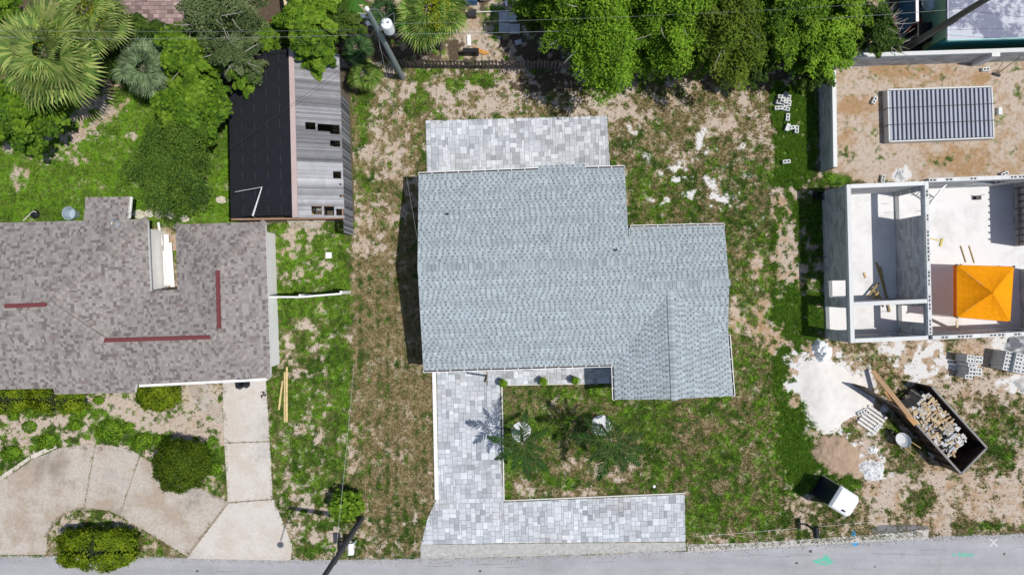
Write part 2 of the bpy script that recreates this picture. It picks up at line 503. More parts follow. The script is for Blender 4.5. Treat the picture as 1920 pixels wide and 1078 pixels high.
MASK['D'] = np.clip(MASK['D'] + (FD - .5) * 1.1 * np.clip(MASK['D'] * 2.2 + .12, 0, 1), 0, 1)
MASK['L'] = np.clip(MASK['L'] + (FL - .5) * .8, 0, 1)
MASK['S'] = np.clip(MASK['S'] + (FW - .5) * .7, 0, 1)

def sample(k, u, v):
    i = np.clip(((v - vs[0]) / STEP).astype(int), 0, len(vs) - 1); j = np.clip(((u - us[0]) / STEP).astype(int), 0, len(us) - 1)
    return MASK[k][i, j]

def make_ground():
    ny, nx = U.shape
    # outer ring of vertices far away so that one sheet reaches the horizon
    ue = np.concatenate([[-90000, -9000], us, [11000, 92000]]); ve = np.concatenate([[-90000, -9000], vs, [10000, 91000]])
    UU, VV = np.meshgrid(ue, ve)
    X = (UU - 960) / PX; Y = (539 - VV) / PX
    Vt = np.stack([X, Y, np.zeros_like(X)], -1).reshape(-1, 3)
    ry, rx = UU.shape
    idx = np.arange(rx * ry).reshape(ry, rx)
    F = np.stack([idx[1:, :-1], idx[1:, 1:], idx[:-1, 1:], idx[:-1, :-1]], -1).reshape(-1, 4)
    me = mesh_np('ground', Vt, F)
    for nm, ks in (('MaskA', 'GDL'), ('MaskB', 'WSK')):
        at = me.attributes.new(nm, 'FLOAT_COLOR', 'POINT')
        a = np.ones((ry, rx, 4), np.float32)
        for q, k in enumerate(ks):
            a[:, :, q] = np.pad(MASK[k], 2, mode='edge')
        at.data.foreach_set('color', a.ravel())
    m, nt, bs = newmat('ground_cover')
    A = nd(nt, 'ShaderNodeSeparateColor'); nt.links.new(nd(nt, 'ShaderNodeAttribute', attribute_name='MaskA').outputs['Color'], A.inputs[0])
    B = nd(nt, 'ShaderNodeSeparateColor'); nt.links.new(nd(nt, 'ShaderNodeAttribute', attribute_name='MaskB').outputs['Color'], B.inputs[0])
    G, D, L = A.outputs; W, S_, K = B.outputs
    n1 = noise(nt, 0.9, 8, 0.65); n2 = noise(nt, 5.5, 6, 0.68); n3 = noise(nt, 26, 4, 0.7); n4 = noise(nt, 2.2, 7, 0.7)
    g = mth(nt, 'SUBTRACT', n1, 0.5); f = mth(nt, 'SUBTRACT', n2, 0.5); h = mth(nt, 'SUBTRACT', n3, 0.5); d4 = mth(nt, 'SUBTRACT', n4, 0.5)
    gm = mth(nt, 'ADD', G, mth(nt, 'ADD', mth(nt, 'MULTIPLY', f, 1.9), mth(nt, 'MULTIPLY', h, 2.2)))
    gm = mrange(nt, gm, 0.30, 0.70)
    dm = mth(nt, 'ADD', D, mth(nt, 'ADD', mth(nt, 'MULTIPLY', d4, 0.4), mth(nt, 'ADD', mth(nt, 'MULTIPLY', f, 1.0), mth(nt, 'MULTIPLY', h, 2.2))))
    dm = mrange(nt, dm, 0.15, 0.9)
    lm = mrange(nt, mth(nt, 'ADD', L, mth(nt, 'ADD', mth(nt, 'MULTIPLY', d4, 0.5), mth(nt, 'MULTIPLY', h, 1.0))), 0.0, 1.0)
    grass = mixc(nt, lm, (0.032, 0.075, 0.008), (0.125, 0.255, 0.016))
    grass = mixc(nt, dm, grass, (0.265, 0.21, 0.12))
    sm = mrange(nt, mth(nt, 'ADD', S_, mth(nt, 'ADD', mth(nt, 'MULTIPLY', d4, 1.2), mth(nt, 'MULTIPLY', f, 0.6))), 0.15, 1.1)
    soil = mixc(nt, sm, (0.485, 0.405, 0.335), (0.37, 0.235, 0.125))
    soil = mixc(nt, mrange(nt, mth(nt, 'ADD', mth(nt, 'MULTIPLY', n2, 0.5), mth(nt, 'MULTIPLY', n3, 0.5)), 0.52, 0.62), soil, (0.15, 0.115, 0.08))
    c = mixc(nt, gm, soil, grass)
    wm = mth(nt, 'ADD', W, mth(nt, 'ADD', mth(nt, 'MULTIPLY', d4, 0.9), mth(nt, 'ADD', mth(nt, 'MULTIPLY', f, 1.4), mth(nt, 'MULTIPLY', h, 1.5))))
    c = mixc(nt, mrange(nt, wm, 0.35, 0.75), c, (0.64, 0.63, 0.62))
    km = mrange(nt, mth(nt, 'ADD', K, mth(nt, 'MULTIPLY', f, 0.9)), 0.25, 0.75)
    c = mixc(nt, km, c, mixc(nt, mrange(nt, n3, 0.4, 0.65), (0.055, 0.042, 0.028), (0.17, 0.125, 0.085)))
    gr = mth(nt, 'ADD', mth(nt, 'MULTIPLY', h, 1.5), 1.0)
    cc = nd(nt, 'ShaderNodeCombineColor')
    for i in range(3): nt.links.new(gr, cc.inputs[i])
    c = mixc(nt, 1.0, c, cc.outputs[0], 'MULTIPLY')
    nt.links.new(c, bs.inputs['Base Color'])
    bs.inputs['Roughness'].default_value = 0.95
    bs.inputs['Specular IOR Level'].default_value = 0.1
    bump(nt, bs, mth(nt, 'ADD', mth(nt, 'MULTIPLY', n3, 0.6), n2), 0.8, 0.05)
    me.materials.append(m)
    o = link('ground', me); tag(o, kind='structure')
make_ground()

# areas where nothing grows (paved or built), photograph pixels at ground level
NOGROW = []
# ------------------------------------------------------------------ road, drives, paving
def sheet(name, poly, z, m, z0=-0.02, parent=None, kind='structure'):
    mb = MB(); mb.prism([P(u, v) for u, v in poly], z0, z)
    o = mb.build(name, m, parent)
    if parent is None: tag(o, kind=kind)
    return o
M_ROAD = mat('asphalt', (0.335, 0.335, 0.35), 0.9, 0.16, 1.1, bmp=0.5, stain=0.12)
M_RAMP = mat('aggregate_concrete', (0.40, 0.395, 0.38), 0.95, 0.5, 5.0, bmp=0.7)
M_DRIVE = mat('old_concrete', (0.46, 0.415, 0.365), 0.9, 0.34, 0.55, c2=(0.335, 0.275, 0.22), stain=0.6)
M_DRIVEW = mat('old_concrete_pale', (0.555, 0.52, 0.475), 0.9, 0.2, 0.7, c2=(0.475, 0.425, 0.37), stain=0.35)
nt = M_ROAD.node_tree; bs = [x for x in nt.nodes if x.type == 'BSDF_PRINCIPLED'][0]
mp = nd(nt, 'ShaderNodeMapping'); mp.inputs['Scale'].default_value = (.10, 1.0, 1); mp.inputs['Rotation'].default_value = (0, 0, -.027)
nt.links.new(nt.nodes['geo'].outputs['Position'], mp.inputs[0]); n5 = noise(nt, 1.6, 6, .6, mp.outputs[0]); n6 = noise(nt, 60, 2, .6); n7 = noise(nt, .35, 5, .6)
src = bs.inputs['Base Color'].links[0].from_socket
f = mth(nt, 'ADD', mth(nt, 'ADD', mth(nt, 'MULTIPLY', n5, .5), mth(nt, 'MULTIPLY', n6, .7)), mth(nt, 'ADD', mth(nt, 'MULTIPLY', n7, .35), .22))
cc = nd(nt, 'ShaderNodeCombineColor')
for i in range(3): nt.links.new(f, cc.inputs[i])
nt.links.new(mixc(nt, 1.0, src, cc.outputs[0], 'MULTIPLY'), bs.inputs['Base Color'])
ROADEDGE = [(-600, 1036), (0, 1042), (350, 1045), (550, 1050), (790, 1047), (1000, 1043), (1285, 1032), (1500, 1019), (1740, 1007), (2000, 996), (2800, 965)]
rng = random.Random(3)
fine = []
for (a, b) in zip(ROADEDGE[:-1], ROADEDGE[1:]):
    n = max(2, int((b[0] - a[0]) / 9))
    for k in range(n):
        t = k / n; fine.append((a[0] + (b[0] - a[0]) * t, a[1] + (b[1] - a[1]) * t + rng.uniform(-1.8, 1.8)))
road = sheet('road', fine + [(2800, 1300), (-600, 1330)], 0.012, M_ROAD)
sheet('road_edge_strip', [(1288, 1020), (1400, 1017), (1500, 1011), (1640, 1001), (1742, 992), (1742, 1009), (1500, 1022), (1290, 1035)], 0.020, mat('worn_edge_concrete', (0.47, 0.455, 0.43), 0.9, 0.35, 4.0, bmp=0.6))
sheet('asphalt_patch', [(1628, 993), (1650, 984), (1700, 983), (1738, 985), (1741, 991), (1640, 1000)], 0.018, mat('dark_asphalt', (0.17, 0.165, 0.17), 0.95, 0.25, 5.0))
def paint(name, spots, c, seed):
    mb = MB(); r = random.Random(seed)
    for (u, v, ru, rv, n) in spots:
        for _ in range(n):
            a = r.uniform(0, 6.28); q = math.sqrt(r.random())
            cu, cv = u + ru * q * math.cos(a), v + rv * q * math.sin(a)
            w, h = r.uniform(1.0, 3.2), r.uniform(0.5, 1.3)
            k = r.randint(5, 7); ph = r.uniform(0, 6)
            z = 0.0165 + r.random() * 0.002
            mb.face([P(cu + w * math.cos(ph - 6.283 * i / k) * r.uniform(.6, 1.2), cv - h * math.sin(ph - 6.283 * i / k) * r.uniform(.6, 1.2), z) for i in range(k)])
    mb.build(name, mat('road_paint_' + str(seed), c, 0.8, 0.2, 8.0), road)
paint('paint_mark', [(1601, 1002, 3, 8, 70), (1603, 1016, 6, 7, 60)], (0.05, 0.30, 0.58), 1)
paint('paint_mark', [(1545, 1052, 20, 6, 90), (1548, 1046, 6, 5, 40)], (0.10, 0.47, 0.33), 2)
paint('paint_mark', [(1805, 1040, 22, 4, 60)], (0.13, 0.45, 0.34), 4)
mb = MB()
for a, b in (((1855, 1008), (1870, 1024)), ((1870, 1009), (1856, 1024))):
    mb.beam(P(*a, 0.017), P(*b, 0.017), 0.03, 0.003)
mb.build('paint_mark', M_WHITE, road)
mb = MB(); r = random.Random(9)
for k in range(14):
    u0 = r.uniform(0, 1900); v0 = 1062 - 0.027 * (u0 - 700) + r.uniform(-6, 14); pts = []
    for i in range(6): pts.append(P(u0 + i * r.uniform(6, 16), v0 + r.uniform(-1.5, 1.5) - i * 0.2, 0.0135))
    mb.tube(pts, 0.0045, 4)
mb.build('crack', mat('tar_crack', (0.10, 0.10, 0.10), 0.9, 0.2), road)
mb = MB()
for (u, v, q) in ((900, 1070, 3), (1520, 1033, 4), (1494, 1055, 3), (1640, 1062, 2), (1883, 1038, 3), (370, 1070, 3)):
    mb.face([P(u + q * math.cos(-i) * r.uniform(.7, 1.3), v + q * .8 * math.sin(-i), 0.0165) for i in range(6)])
mb.build('tar_spot', MATS['tar_crack'], road)

drive = link('concrete_driveway', None); tag(drive, kind='structure')
SL = [[(-70, 955), (0, 903), (60, 862), (110, 840), (165, 832), (178, 833), (158, 950), (125, 958), (100, 975), (88, 1000), (88, 1039), (-70, 1039)],
      [(180, 833), (210, 834), (250, 845), (262, 852), (224, 966), (205, 957), (160, 950)],
      [(264, 853), (290, 870), (330, 898), (380, 916), (427, 940), (349, 1041), (290, 1005), (240, 975), (226, 967)]]
SR = [[(417, 700), (498, 700), (506, 826), (421, 829)], [(421, 831), (506, 828), (512, 934), (428, 940)], [(429, 943), (513, 936), (548, 1020), (546, 1050), (351, 1046)]]
sheet('joint_bed', [(-70, 955), (0, 905), (60, 864), (110, 842), (210, 836), (290, 872), (380, 918), (426, 938), (419, 702), (497, 702), (511, 934), (546, 1020), (545, 1047), (352, 1043), (290, 1003), (205, 955), (125, 956), (90, 1000), (88, 1036), (-70, 1037)], .022, mat('joint_dirt', (.30, .25, .20), .95, .3, 5.0), parent=drive)
for q in SL: sheet('slab', q, 0.03, M_DRIVE, parent=drive)
for q in SR: sheet('slab', q, 0.034, M_DRIVEW, parent=drive)
for q in ([(0, 902), (58, 861), (56, 855), (0, 893)], [(60, 860), (108, 839), (104, 832), (58, 853)]):
    sheet('slab', q, 0.05, mat('edge_concrete', (0.58, 0.52, 0.46), 0.9, 0.2, 3.0), parent=drive)
sheet('garden_path', [(345, 700), (386, 700), (394, 735), (418, 768), (420, 797), (388, 778), (362, 750)], 0.026, M_DRIVE)
sheet('driveway_ramp', [(788, 1021), (1000, 1018), (1285, 1016), (1287, 1031), (1000, 1042), (789, 1047)], 0.024, M_RAMP)

m, nt, bs = newmat('paver')
oi = nd(nt, 'ShaderNodeObjectInfo')
cr = nd(nt, 'ShaderNodeValToRGB'); cr.color_ramp.interpolation = 'LINEAR'
els = cr.color_ramp.elements
els[0].position = 0.0; els[0].color = (0.28, 0.30, 0.325, 1)
els[1].position = 1.0; els[1].color = (0.63, 0.655, 0.69, 1)
for p_, c_ in ((0.06, (0.34, 0.36, 0.385)), (0.2, (0.415, 0.44, 0.47)), (0.5, (0.475, 0.50, 0.535)), (0.8, (0.54, 0.565, 0.60))):
    e = els.new(p_); e.color = (*c_, 1)
nt.links.new(oi.outputs['Random'], cr.inputs[0])
n1 = noise(nt, 9, 5, 0.65); n2 = noise(nt, 0.8, 4)
f = mth(nt, 'ADD', mth(nt, 'MULTIPLY', n1, 0.4), mth(nt, 'ADD', mth(nt, 'MULTIPLY', n2, 0.7), 0.42))
cc = nd(nt, 'ShaderNodeCombineColor')
for i in range(3): nt.links.new(f, cc.inputs[i])
n3 = noise(nt, 0.55, 7, .7)
nt.links.new(mixc(nt, mth(nt, 'MULTIPLY', mrange(nt, n3, .48, .68), .35), mixc(nt, 1.0, cr.outputs[0], cc.outputs[0], 'MULTIPLY'), (.30, .27, .23)), bs.inputs['Base Color'])
bs.inputs['Roughness'].default_value = 0.85; bump(nt, bs, n1, 0.3, 0.01)
M_PAVER = m
M_PAVERS = mat('paver_cut', (1, 1, 1), .85, .15, 6.0, attr=True)
M_JOINT = mat('joint_sand', (0.44, 0.44, 0.44), 0.95, 0.2, 5.0)
PMESH = {}
def paver_mesh(w, h):
    k = (round(w, 3), round(h, 3))
    if k not in PMESH:
        mb = MB(); b = 0.012; zt = 0.03
        x, y = w / 2, h / 2
        lo = [(-x, -y, 0), (x, -y, 0), (x, y, 0), (-x, y, 0)]
        md = [(-x, -y, zt - b * .6), (x, -y, zt - b * .6), (x, y, zt - b * .6), (-x, y, zt - b * .6)]
        up = [(-x + b, -y + b, zt), (x - b, -y + b, zt), (x - b, y - b, zt), (-x + b, y - b, zt)]
        mb.v = lo + md + up
        mb.f = [(8, 9, 10, 11)] + [(i, (i + 1) % 4, 4 + (i + 1) % 4, 4 + i) for i in range(4)] + [(4 + i, 4 + (i + 1) % 4, 8 + (i + 1) % 4, 8 + i) for i in range(4)]
        mb.c = [(1, 1, 1)] * len(mb.f)
        PMESH[k] = mb.mesh('paver', M_PAVER)
    return PMESH[k]
def paving(name, polypx, rot, seed, cell=0.128, z=0.02):
    r = random.Random(seed)
    poly = [P(u, v) for u, v in polypx]; poly2 = ccw([(p.x, p.y) for p in poly])
    bed = MB(); bed.prism(poly2, -0.02, z)
    o = bed.build(name, M_JOINT); tag(o, kind='structure')
    ca, sa = math.cos(rot), math.sin(rot)
    loc = [(x * ca + y * sa, -x * sa + y * ca) for x, y in poly2]
    x0 = min(p[0] for p in loc); x1 = max(p[0] for p in loc); y0 = min(p[1] for p in loc); y1 = max(p[1] for p in loc)
    nx = int((x1 - x0) / cell) + 1; ny = int((y1 - y0) / cell) + 1
    used = [[False] * nx for _ in range(ny)]
    cand = []
    for j in range(ny):
        for i in range(nx):
            if used[j][i]: continue
            opts = [(2, 2), (3, 2), (2, 3), (3, 3)]
            wts = [0.42, 0.26, 0.2, 0.12]
            order = r.choices(opts, wts)[0]
            for (w, h) in [order, (2, 2), (1, 3), (3, 1), (1, 2), (2, 1), (1, 1)]:
                if i + w <= nx and j + h <= ny and not any(used[j + b][i + a] for a in range(w) for b in range(h)): break
            for a in range(w):
                for b in range(h): used[j + b][i + a] = True
            cand.append((i, j, w, h))
    items = []
    g = 0.005
    for i, j, w, h in cand:
        ax, ay, bx, by = x0 + i * cell + g, y0 + j * cell + g, x0 + (i + w) * cell - g, y0 + (j + h) * cell - g
        q = [(ax, ay), (bx, ay), (bx, by), (ax, by)]
        if all(pip(px, py, loc) for px, py in q):
            items.append((w * h, (ax + bx) / 2, (ay + by) / 2, bx - ax, by - ay, None))
        else:
            cl = clip_convex(loc, q)
            if len(cl) >= 3 and area(cl) > 0.006: items.append((area(cl) / cell ** 2, 0, 0, 0, 0, cl))
    items.sort(key=lambda t: -t[0])
    rest = MB()
    for k, (a_, cx, cy, w, h, cl) in enumerate(items):
        dz = r.uniform(-0.003, 0.003)
        if cl is None and k < 300:
            p = link('paver', paver_mesh(w, h), o)
            p.location = (cx * ca - cy * sa, cx * sa + cy * ca, z + dz); p.rotation_euler = (r.uniform(-.006, .006), r.uniform(-.006, .006), rot)
        elif k < 300:
            ww = [(x * ca - y * sa, x * sa + y * ca) for x, y in cl]
            mb = MB(); mb.prism(ww, z - 0.001, z + 0.03 + dz); p = mb.build('paver', M_PAVER, o)
        else:
            cl = cl or [(cx - w / 2, cy - h / 2), (cx + w / 2, cy - h / 2), (cx + w / 2, cy + h / 2), (cx - w / 2, cy + h / 2)]
            rest.prism([(x * ca - y * sa, x * sa + y * ca) for x, y in cl], z - 0.001, z + 0.03 + dz, r.choice(((.34, .36, .385), (.43, .45, .485), (.49, .51, .545), (.53, .55, .585), (.59, .61, .645))))
    if rest.f: tag(rest.build('pavers', M_PAVERS, o), kind='stuff')
    return len(items)
RT = math.radians(1.5)
PATIO = [(798, 227), (1138, 218), (1145, 340), (801, 345)]
DRV = [(819, 690), (910, 686), (912, 722), (938, 722), (940, 870), (822, 870)]
APR = [(822, 870.1), (940, 870.1), (944, 940), (946, 1017), (790, 1020), (801, 974), (818, 936)]
PAD = [(944.2, 941), (1283, 926), (1285, 1014), (946.2, 1017)]
WALK = [(914, 676), (1150, 668), (1150, 718), (914, 722)]
cnt = [paving('patio', PATIO, RT, 1), paving('driveway', DRV, RT, 2), paving('driveway_apron', APR, RT, 3), paving('parking_pad', PAD, RT, 4), paving('front_walkway', WALK, RT, 5)]
print('pavers', cnt)
for nm, a, b, w in (('driveway_kerb', (814, 698), (819, 936), 0.20), ('lawn_edging', (941, 722), (945, 938), 0.07), ('lawn_edging', (946, 938), (1284, 924), 0.06), ('lawn_edging', (942, 722), (1104, 719), 0.05)):
    mb = MB(); mb.beam(P(*a, 0.04), P(*b, 0.04), w, 0.08); tag(mb.build(nm, M_WHITE if 'kerb' in nm else M_CONC), kind='structure')

# ------------------------------------------------------------------ roofs
def shingle(mb, poly3, plane, exp, style, seed, th=0.014):
    r = random.Random(seed)
    poly = ccw([(p.x, p.y) for p in poly3])
    d = Vector((plane.n.x, plane.n.y)).normalized(); a = Vector((-d.y, d.x))
    ss = [p[0] * d.x + p[1] * d.y for p in poly]; tt = [p[0] * a.x + p[1] * a.y for p in poly]
    smax, smin, tmin, tmax = max(ss), min(ss), min(tt), max(tt)
    def emit(s0, s1, t0, t1, c, full_s0, lift):
        q = [(s0 * d.x + t0 * a.x, s0 * d.y + t0 * a.y), (s1 * d.x + t0 * a.x, s1 * d.y + t0 * a.y), (s1 * d.x + t1 * a.x, s1 * d.y + t1 * a.y), (s0 * d.x + t1 * a.x, s0 * d.y + t1 * a.y)]
        ins = [pip(x, y, poly) for x, y in q]
        if all(ins): cl = q
        elif not any(ins) and (s1 < smin or s0 > smax): return
        else:
            cl = clip_convex(poly, ccw(q))
            if len(cl) < 3 or area(cl) < 2e-4: return
        def zz(x, y): return plane.z(x, y) + 0.012 + lift * ((x * d.x + y * d.y) - full_s0) / exp
        mb.face([(x, y, zz(x, y)) for x, y in cl], c)
        if cl is q and lift > 0.01:
            p1, p2 = q[1], q[2]
            z1, z2 = plane.z(*p1), plane.z(*p2)
            mb.face([(p1[0], p1[1], z1), (p2[0], p2[1], z2), (p2[0], p2[1], zz(*p2)), (p1[0], p1[1], zz(*p1))], c)
    s1 = smax; k = 0
    while s1 > smin:
        s0 = s1 - exp
        t = tmin - r.random() * 0.5; cb = r.uniform(.93, 1.07)
        while t < tmax:
            if style == 'grey':
                w = r.uniform(0.13, 0.20); gp = r.uniform(0.07, 0.12)
                b = r.uniform(0.86, 1.12) * cb
                emit(s0, s1, t, t + w, (0.335 * b, 0.379 * b, 0.40 * b), s0, th)
                b2 = r.uniform(0.85, 1.05) * cb; sm = s0 + exp * r.uniform(0.4, 0.55)
                emit(s0, sm, t + w, t + w + gp, (0.30 * b2, 0.35 * b2, 0.373 * b2), s0, 0.006)
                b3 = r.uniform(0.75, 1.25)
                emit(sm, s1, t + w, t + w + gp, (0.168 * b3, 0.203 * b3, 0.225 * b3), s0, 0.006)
                t += w + gp
            else:
                w = r.choice((0.08, 0.10, 0.13, 0.17, 0.22)); x = r.random()
                base = (0.27, 0.247, 0.234) if x < 0.5 else (0.225, 0.203, 0.192) if x < 0.78 else (0.158, 0.139, 0.132) if x < 0.95 else (0.20, 0.166, 0.155)
                b = r.uniform(0.88, 1.14)
                emit(s0, s1, t, t + w, tuple(v * b for v in base), s0, th if x < 0.6 else 0.007)
                t += w
        s1 = s0; k += 1

def deck(mb, poly3, plane, t=0.1, c=(0.2, 0.2, 0.2)):
    poly = ccw([(p.x, p.y) for p in poly3]); n = len(poly)
    up = [(x, y, plane.z(x, y) - 0.004) for x, y in poly]; dn = [(x, y, plane.z(x, y) - t) for x, y in poly]
    mb.face(up, c); mb.face(list(reversed(dn)), c)
    for i in range(n):
        j = (i + 1) % n; mb.face([dn[i], dn[j], up[j], up[i]], c)

CAPM = {}
def cap_mesh(kind):
    if kind not in CAPM:
        mb = MB(); L, W, D, T = 0.27, 0.17, 0.036, 0.02
        base = (0.32, 0.365, 0.385) if kind == 'grey' else (0.25, 0.225, 0.213)
        pr = [(-W, -D), (0, 0.004), (W, -D)]
        for (y0, z0), (y1, z1) in zip(pr[:-1], pr[1:]):
            mb.face([(0, y0, z0), (L, y0, z0 + T), (L, y1, z1 + T), (0, y1, z1)], base)
            mb.face([(L, y0, z0 - .02), (L, y1, z1 - .02), (L, y1, z1 + T), (L, y0, z0 + T)], (.05, .05, .05))
            mb.face([(L, y0, z0 + T + .001), (L, y1, z1 + T + .001), (L - .03, y1, z1 + T), (L - .03, y0, z0 + T)][::-1], tuple(v * .6 for v in base))
        CAPM[kind] = mb.mesh('ridge_cap', mat('ridge_cap', base, 0.9, 0.14, 5.0, obj_var=0.2, attr=True))
    return CAPM[kind]
def caps(a, b, kind, parent, lift=0.03, step=0.2):
    d = (b - a); n = max(1, int(d.length / step)); x = d.normalized()
    y = Vector((0, 0, 1)).cross(x).normalized(); z = x.cross(y)
    R = Matrix((x, y, z)).transposed().to_euler()
    for k in range(n):
        o = link('ridge_cap', cap_mesh(kind), parent)
        o.location = a + x * (k * d.length / n) + z * lift; o.rotation_euler = R

def gutter(a, b, out, parent, hang=0.7, m=None):
    """open box gutter along an eave; out = unit vector pointing away from the roof"""
    a = Vector(a); b = Vector(b); d = (b - a); L = d.length; x = d.normalized(); o = Vector(out)
    mb = MB(); W = 0.125
    dz = Vector((0, 0, -0.05))
    mb.beam(a + o * (W * .5) + dz * 1.9, b + o * (W * .5) + dz * 1.9, W, 0.01)
    mb.beam(a + o * (W - .014) + dz, b + o * (W - .014) + dz, 0.028, 0.10)
    mb.beam(a + o * 0.006 + dz, b + o * 0.006 + dz, 0.012, 0.09)
    for e, s in ((a, -1), (b, 1)):
        mb.beam(e + dz + o * 0.012 + x * s * .012, e + dz + o * (W - 0.028) + x * s * .012, 0.02, 0.09)
    g = mb.build('gutter', m or M_WHITE, parent)
    n = int(L / hang); hb = MB()
    for k in range(1, n + 1):
        p = a + x * (L * k / (n + 1)); hb.beam(p + o * 0.014 + dz * .35, p + o * (W - .03) + dz * .35, 0.03, 0.012)
    hb.build('gutter_hanger', m or M_WHITE, g)
    fl = MB(); fl.beam(a + o * (W * .5) + dz * 1.7, b + o * (W * .5) + dz * 1.7, W - .045, 0.006)
    fl.build('gutter_trough', M_WHITE if parent.parent is not house else M_DARK, g)
    return g

# ---- the grey-roofed house in the middle
house = empty('house', 'newly built house with pale blue grey shingle roof and white gutters', 'house', P(960, 539))
def at0(o, parent):   # children are built in world coordinates; parents sit at known places
    o.parent = parent; o.matrix_parent_inverse = Matrix.Translation(parent.location).inverted(); return o
ze, zr = 2.5, 3.65
RL, RR = P(783, 503, zr), P(1181, 490, zr)
A_, B_ = P(785, 328, ze), P(1171, 315, ze)
BL = P(794, 694, ze)
plF = Plane(RL, RR, BL); plR = Plane(RL, RR, A_)
R2L, R2R = plF.at(1181, 537), plF.at(1367, 530)
VT, VR, VL = plF.at(1257, 545), plF.at(1365, 628), plF.at(1151, 683)
WE = P(1265, 748, VT.z); WL = P(1153, 749, VL.z); WR = P(1374, 742, VR.z)
C1, C2 = P(1180, 427, ze), P(1358, 423, ze)
plR2 = Plane(R2L, R2R, C2); plWL = Plane(VT, WE, VL); plWR = Plane(VT, WE, VR)
B2 = plR.at(1171, 315)
slopes = [([RL, RR, R2L, R2R, VR, VT, VL, BL], plF), ([A_, plR.at(1010, 319), plR.at(1010, 311), plR.at(1097, 308), plR.at(1097, 317), B2, RR, RL], plR),
          ([R2L, R2R, C2, C1], plR2), ([VT, WE, WL, VL], plWL), ([VT, WE, WR, VR], plWR)]
dk = MB(); sh = MB()
for i, (p3, pl) in enumerate(slopes):
    deck(dk, p3, pl, 0.14, (0.7, 0.7, 0.7)); shingle(sh, p3, pl, 0.152, 'grey', 20 + i)
roof = dk.build('roof', M_ATTR, house)
tag(sh.build('shingles', M_SHINGLE, roof), kind='stuff')
caps(RL, RR, 'grey', roof); caps(R2L, R2R, 'grey', roof); caps(VT, WE, 'grey', roof)
for (u, v) in ((840, 402), (1155, 469)):
    q = plR.at(u, v); mb = MB(); mb.tube([q, q + Vector((0, 0, 0.28))], 0.05, 8); mb.build('vent_pipe', M_BLACK, roof)
foot = inset([A_, B_, C1, C2, WR, WL, VL, BL], 0.42)
mb = MB(); mb.prism(foot, 0.0, 2.42); wall = mb.build('wall', M_WALLW, house)
mb = MB()
for tri in ([A_, RL, BL], [B_, RR, R2L, C1], [WL, WE, WR], [C2, R2R, VR]):
    cx = sum((p for p in tri), Vector()) / len(tri)
    mb.face([p + (Vector((0, 0.5, 0)) - p).normalized() * Vector((1, 1, 0)).length * 0.12 - Vector((0, 0, .13)) for p in tri])
mb.build('gable', M_WALLW, house)
# front door and windows under the eaves
for nm, u0, u1, v, z0, z1, m_ in (('front_door', 1115, 1142, 672, 0.05, 2.1, M_DARK), ('window', 1010, 1060, 674, 0.9, 2.0, M_BLACK), ('window', 850, 895, 678, 0.9, 2.0, M_BLACK)):
    a = P(u0, v); b = P(u1, v - (u1 - u0) * .037)
    mb = MB(); mb.beam(Vector((a.x, a.y, (z0 + z1) / 2)), Vector((b.x, b.y, (z0 + z1) / 2)), 0.06, z1 - z0); mb.build(nm, m_, house)
dn = Vector((0.026, -1, 0)).normalized(); up_ = -dn; rt = Vector((1, 0.026, 0)).normalized()
gutter(BL, VL - rt * .05, dn, roof); gutter(VL - Vector((0, .05, 0)), WL, -rt, roof); gutter(VR, WR, rt, roof)
gutter(A_, plR.at(1009, 319), up_, roof); gutter(plR.at(1098, 317), B2, up_, roof); gutter(C1 + rt * .08, C2, up_, roof)
for p_ in (BL + dn * .07 + rt * .1, WR + rt * .07 + Vector((0, .1, 0)), A_ + up_ * .07 + rt * .2):
    mb = MB(); mb.box((p_.x, p_.y, p_.z / 2 - .06), (0.08, 0.06, p_.z - .1)); mb.build('downspout', M_WHITE, house)
mb = MB(); a = P(912, 690); mb.box((a.x, a.y - .4, 1.15), (0.09, 0.09, 2.3)); mb.build('porch_post', M_DARK, house)

# ---- the brown-roofed neighbour
nb = empty('house', 'older white walled house with brown shingle hip roof and dark red ridge vents', 'house', P(250, 580))
nb.location = (0, 0, 0)
RA0, RA1 = P(-260, 583, 3.85), P(92, 570, 3.85)
EN = P(277, 411, 2.5); ES0 = P(0, 730, 2.5)
pS = Plane(RA0, RA1, ES0); pN = Plane(RA0, RA1, P(100, 415, 2.5))
RB0, RB1 = pS.at(196, 639), pS.at(400, 631)
NB0, NB1 = P(283, 546, 2.5), P(333, 543, 2.5)
pE = Plane(RA1, EN, NB0)
pNB = Plane(RB0, RB1, (NB0 + NB1) / 2)
RC0, RC1 = P(407, 497, RB1.z), P(411, 626, RB1.z)
CE0, CE1 = P(498, 416, 2.5), P(508, 707, 2.5)
CW0 = P(330, 421, 2.5)
pCE = Plane(RC0, RC1, (CE0 + CE1) / 2); pCW = Plane(RC0, RC1, (CW0 + NB1) / 2); pCN = Plane(RC0, CW0, CE0)
SOUTH = [(508, 707), (256, 721), (253, 736), (103, 739), (100, 728), (0, 730), (-260, 740)]
lslopes = [([RA0, RA1, RB0, RB1] + [pS.at(*q) for q in SOUTH], pS), ([RA0, RA1, EN, pN.at(-260, 424)], pN), ([RA1, EN, NB0, RB0], pE),
           ([RB0, NB0, NB1, RC1, RB1], pNB), ([RC0, RC1, NB1, CW0], pCW), ([RC0, CW0, CE0], pCN), ([RC0, CE0, CE1, RB1, RC1], pCE)]
dk = MB(); sh = MB()
for i, (p3, pl) in enumerate(lslopes):
    deck(dk, p3, pl, 0.13, (0.72, 0.72, 0.71)); shingle(sh, p3, pl, 0.145, 'brown', 60 + i)
bz = [P(161, 370, 2.33), P(243, 369, 2.33), P(239, 413, 2.47), P(157, 416, 2.47)]
pb = Plane(bz[0], bz[1], bz[2]); deck(dk, bz, pb, 0.1, (0.72, 0.72, 0.71)); shingle(sh, bz, pb, 0.145, 'brown', 70)
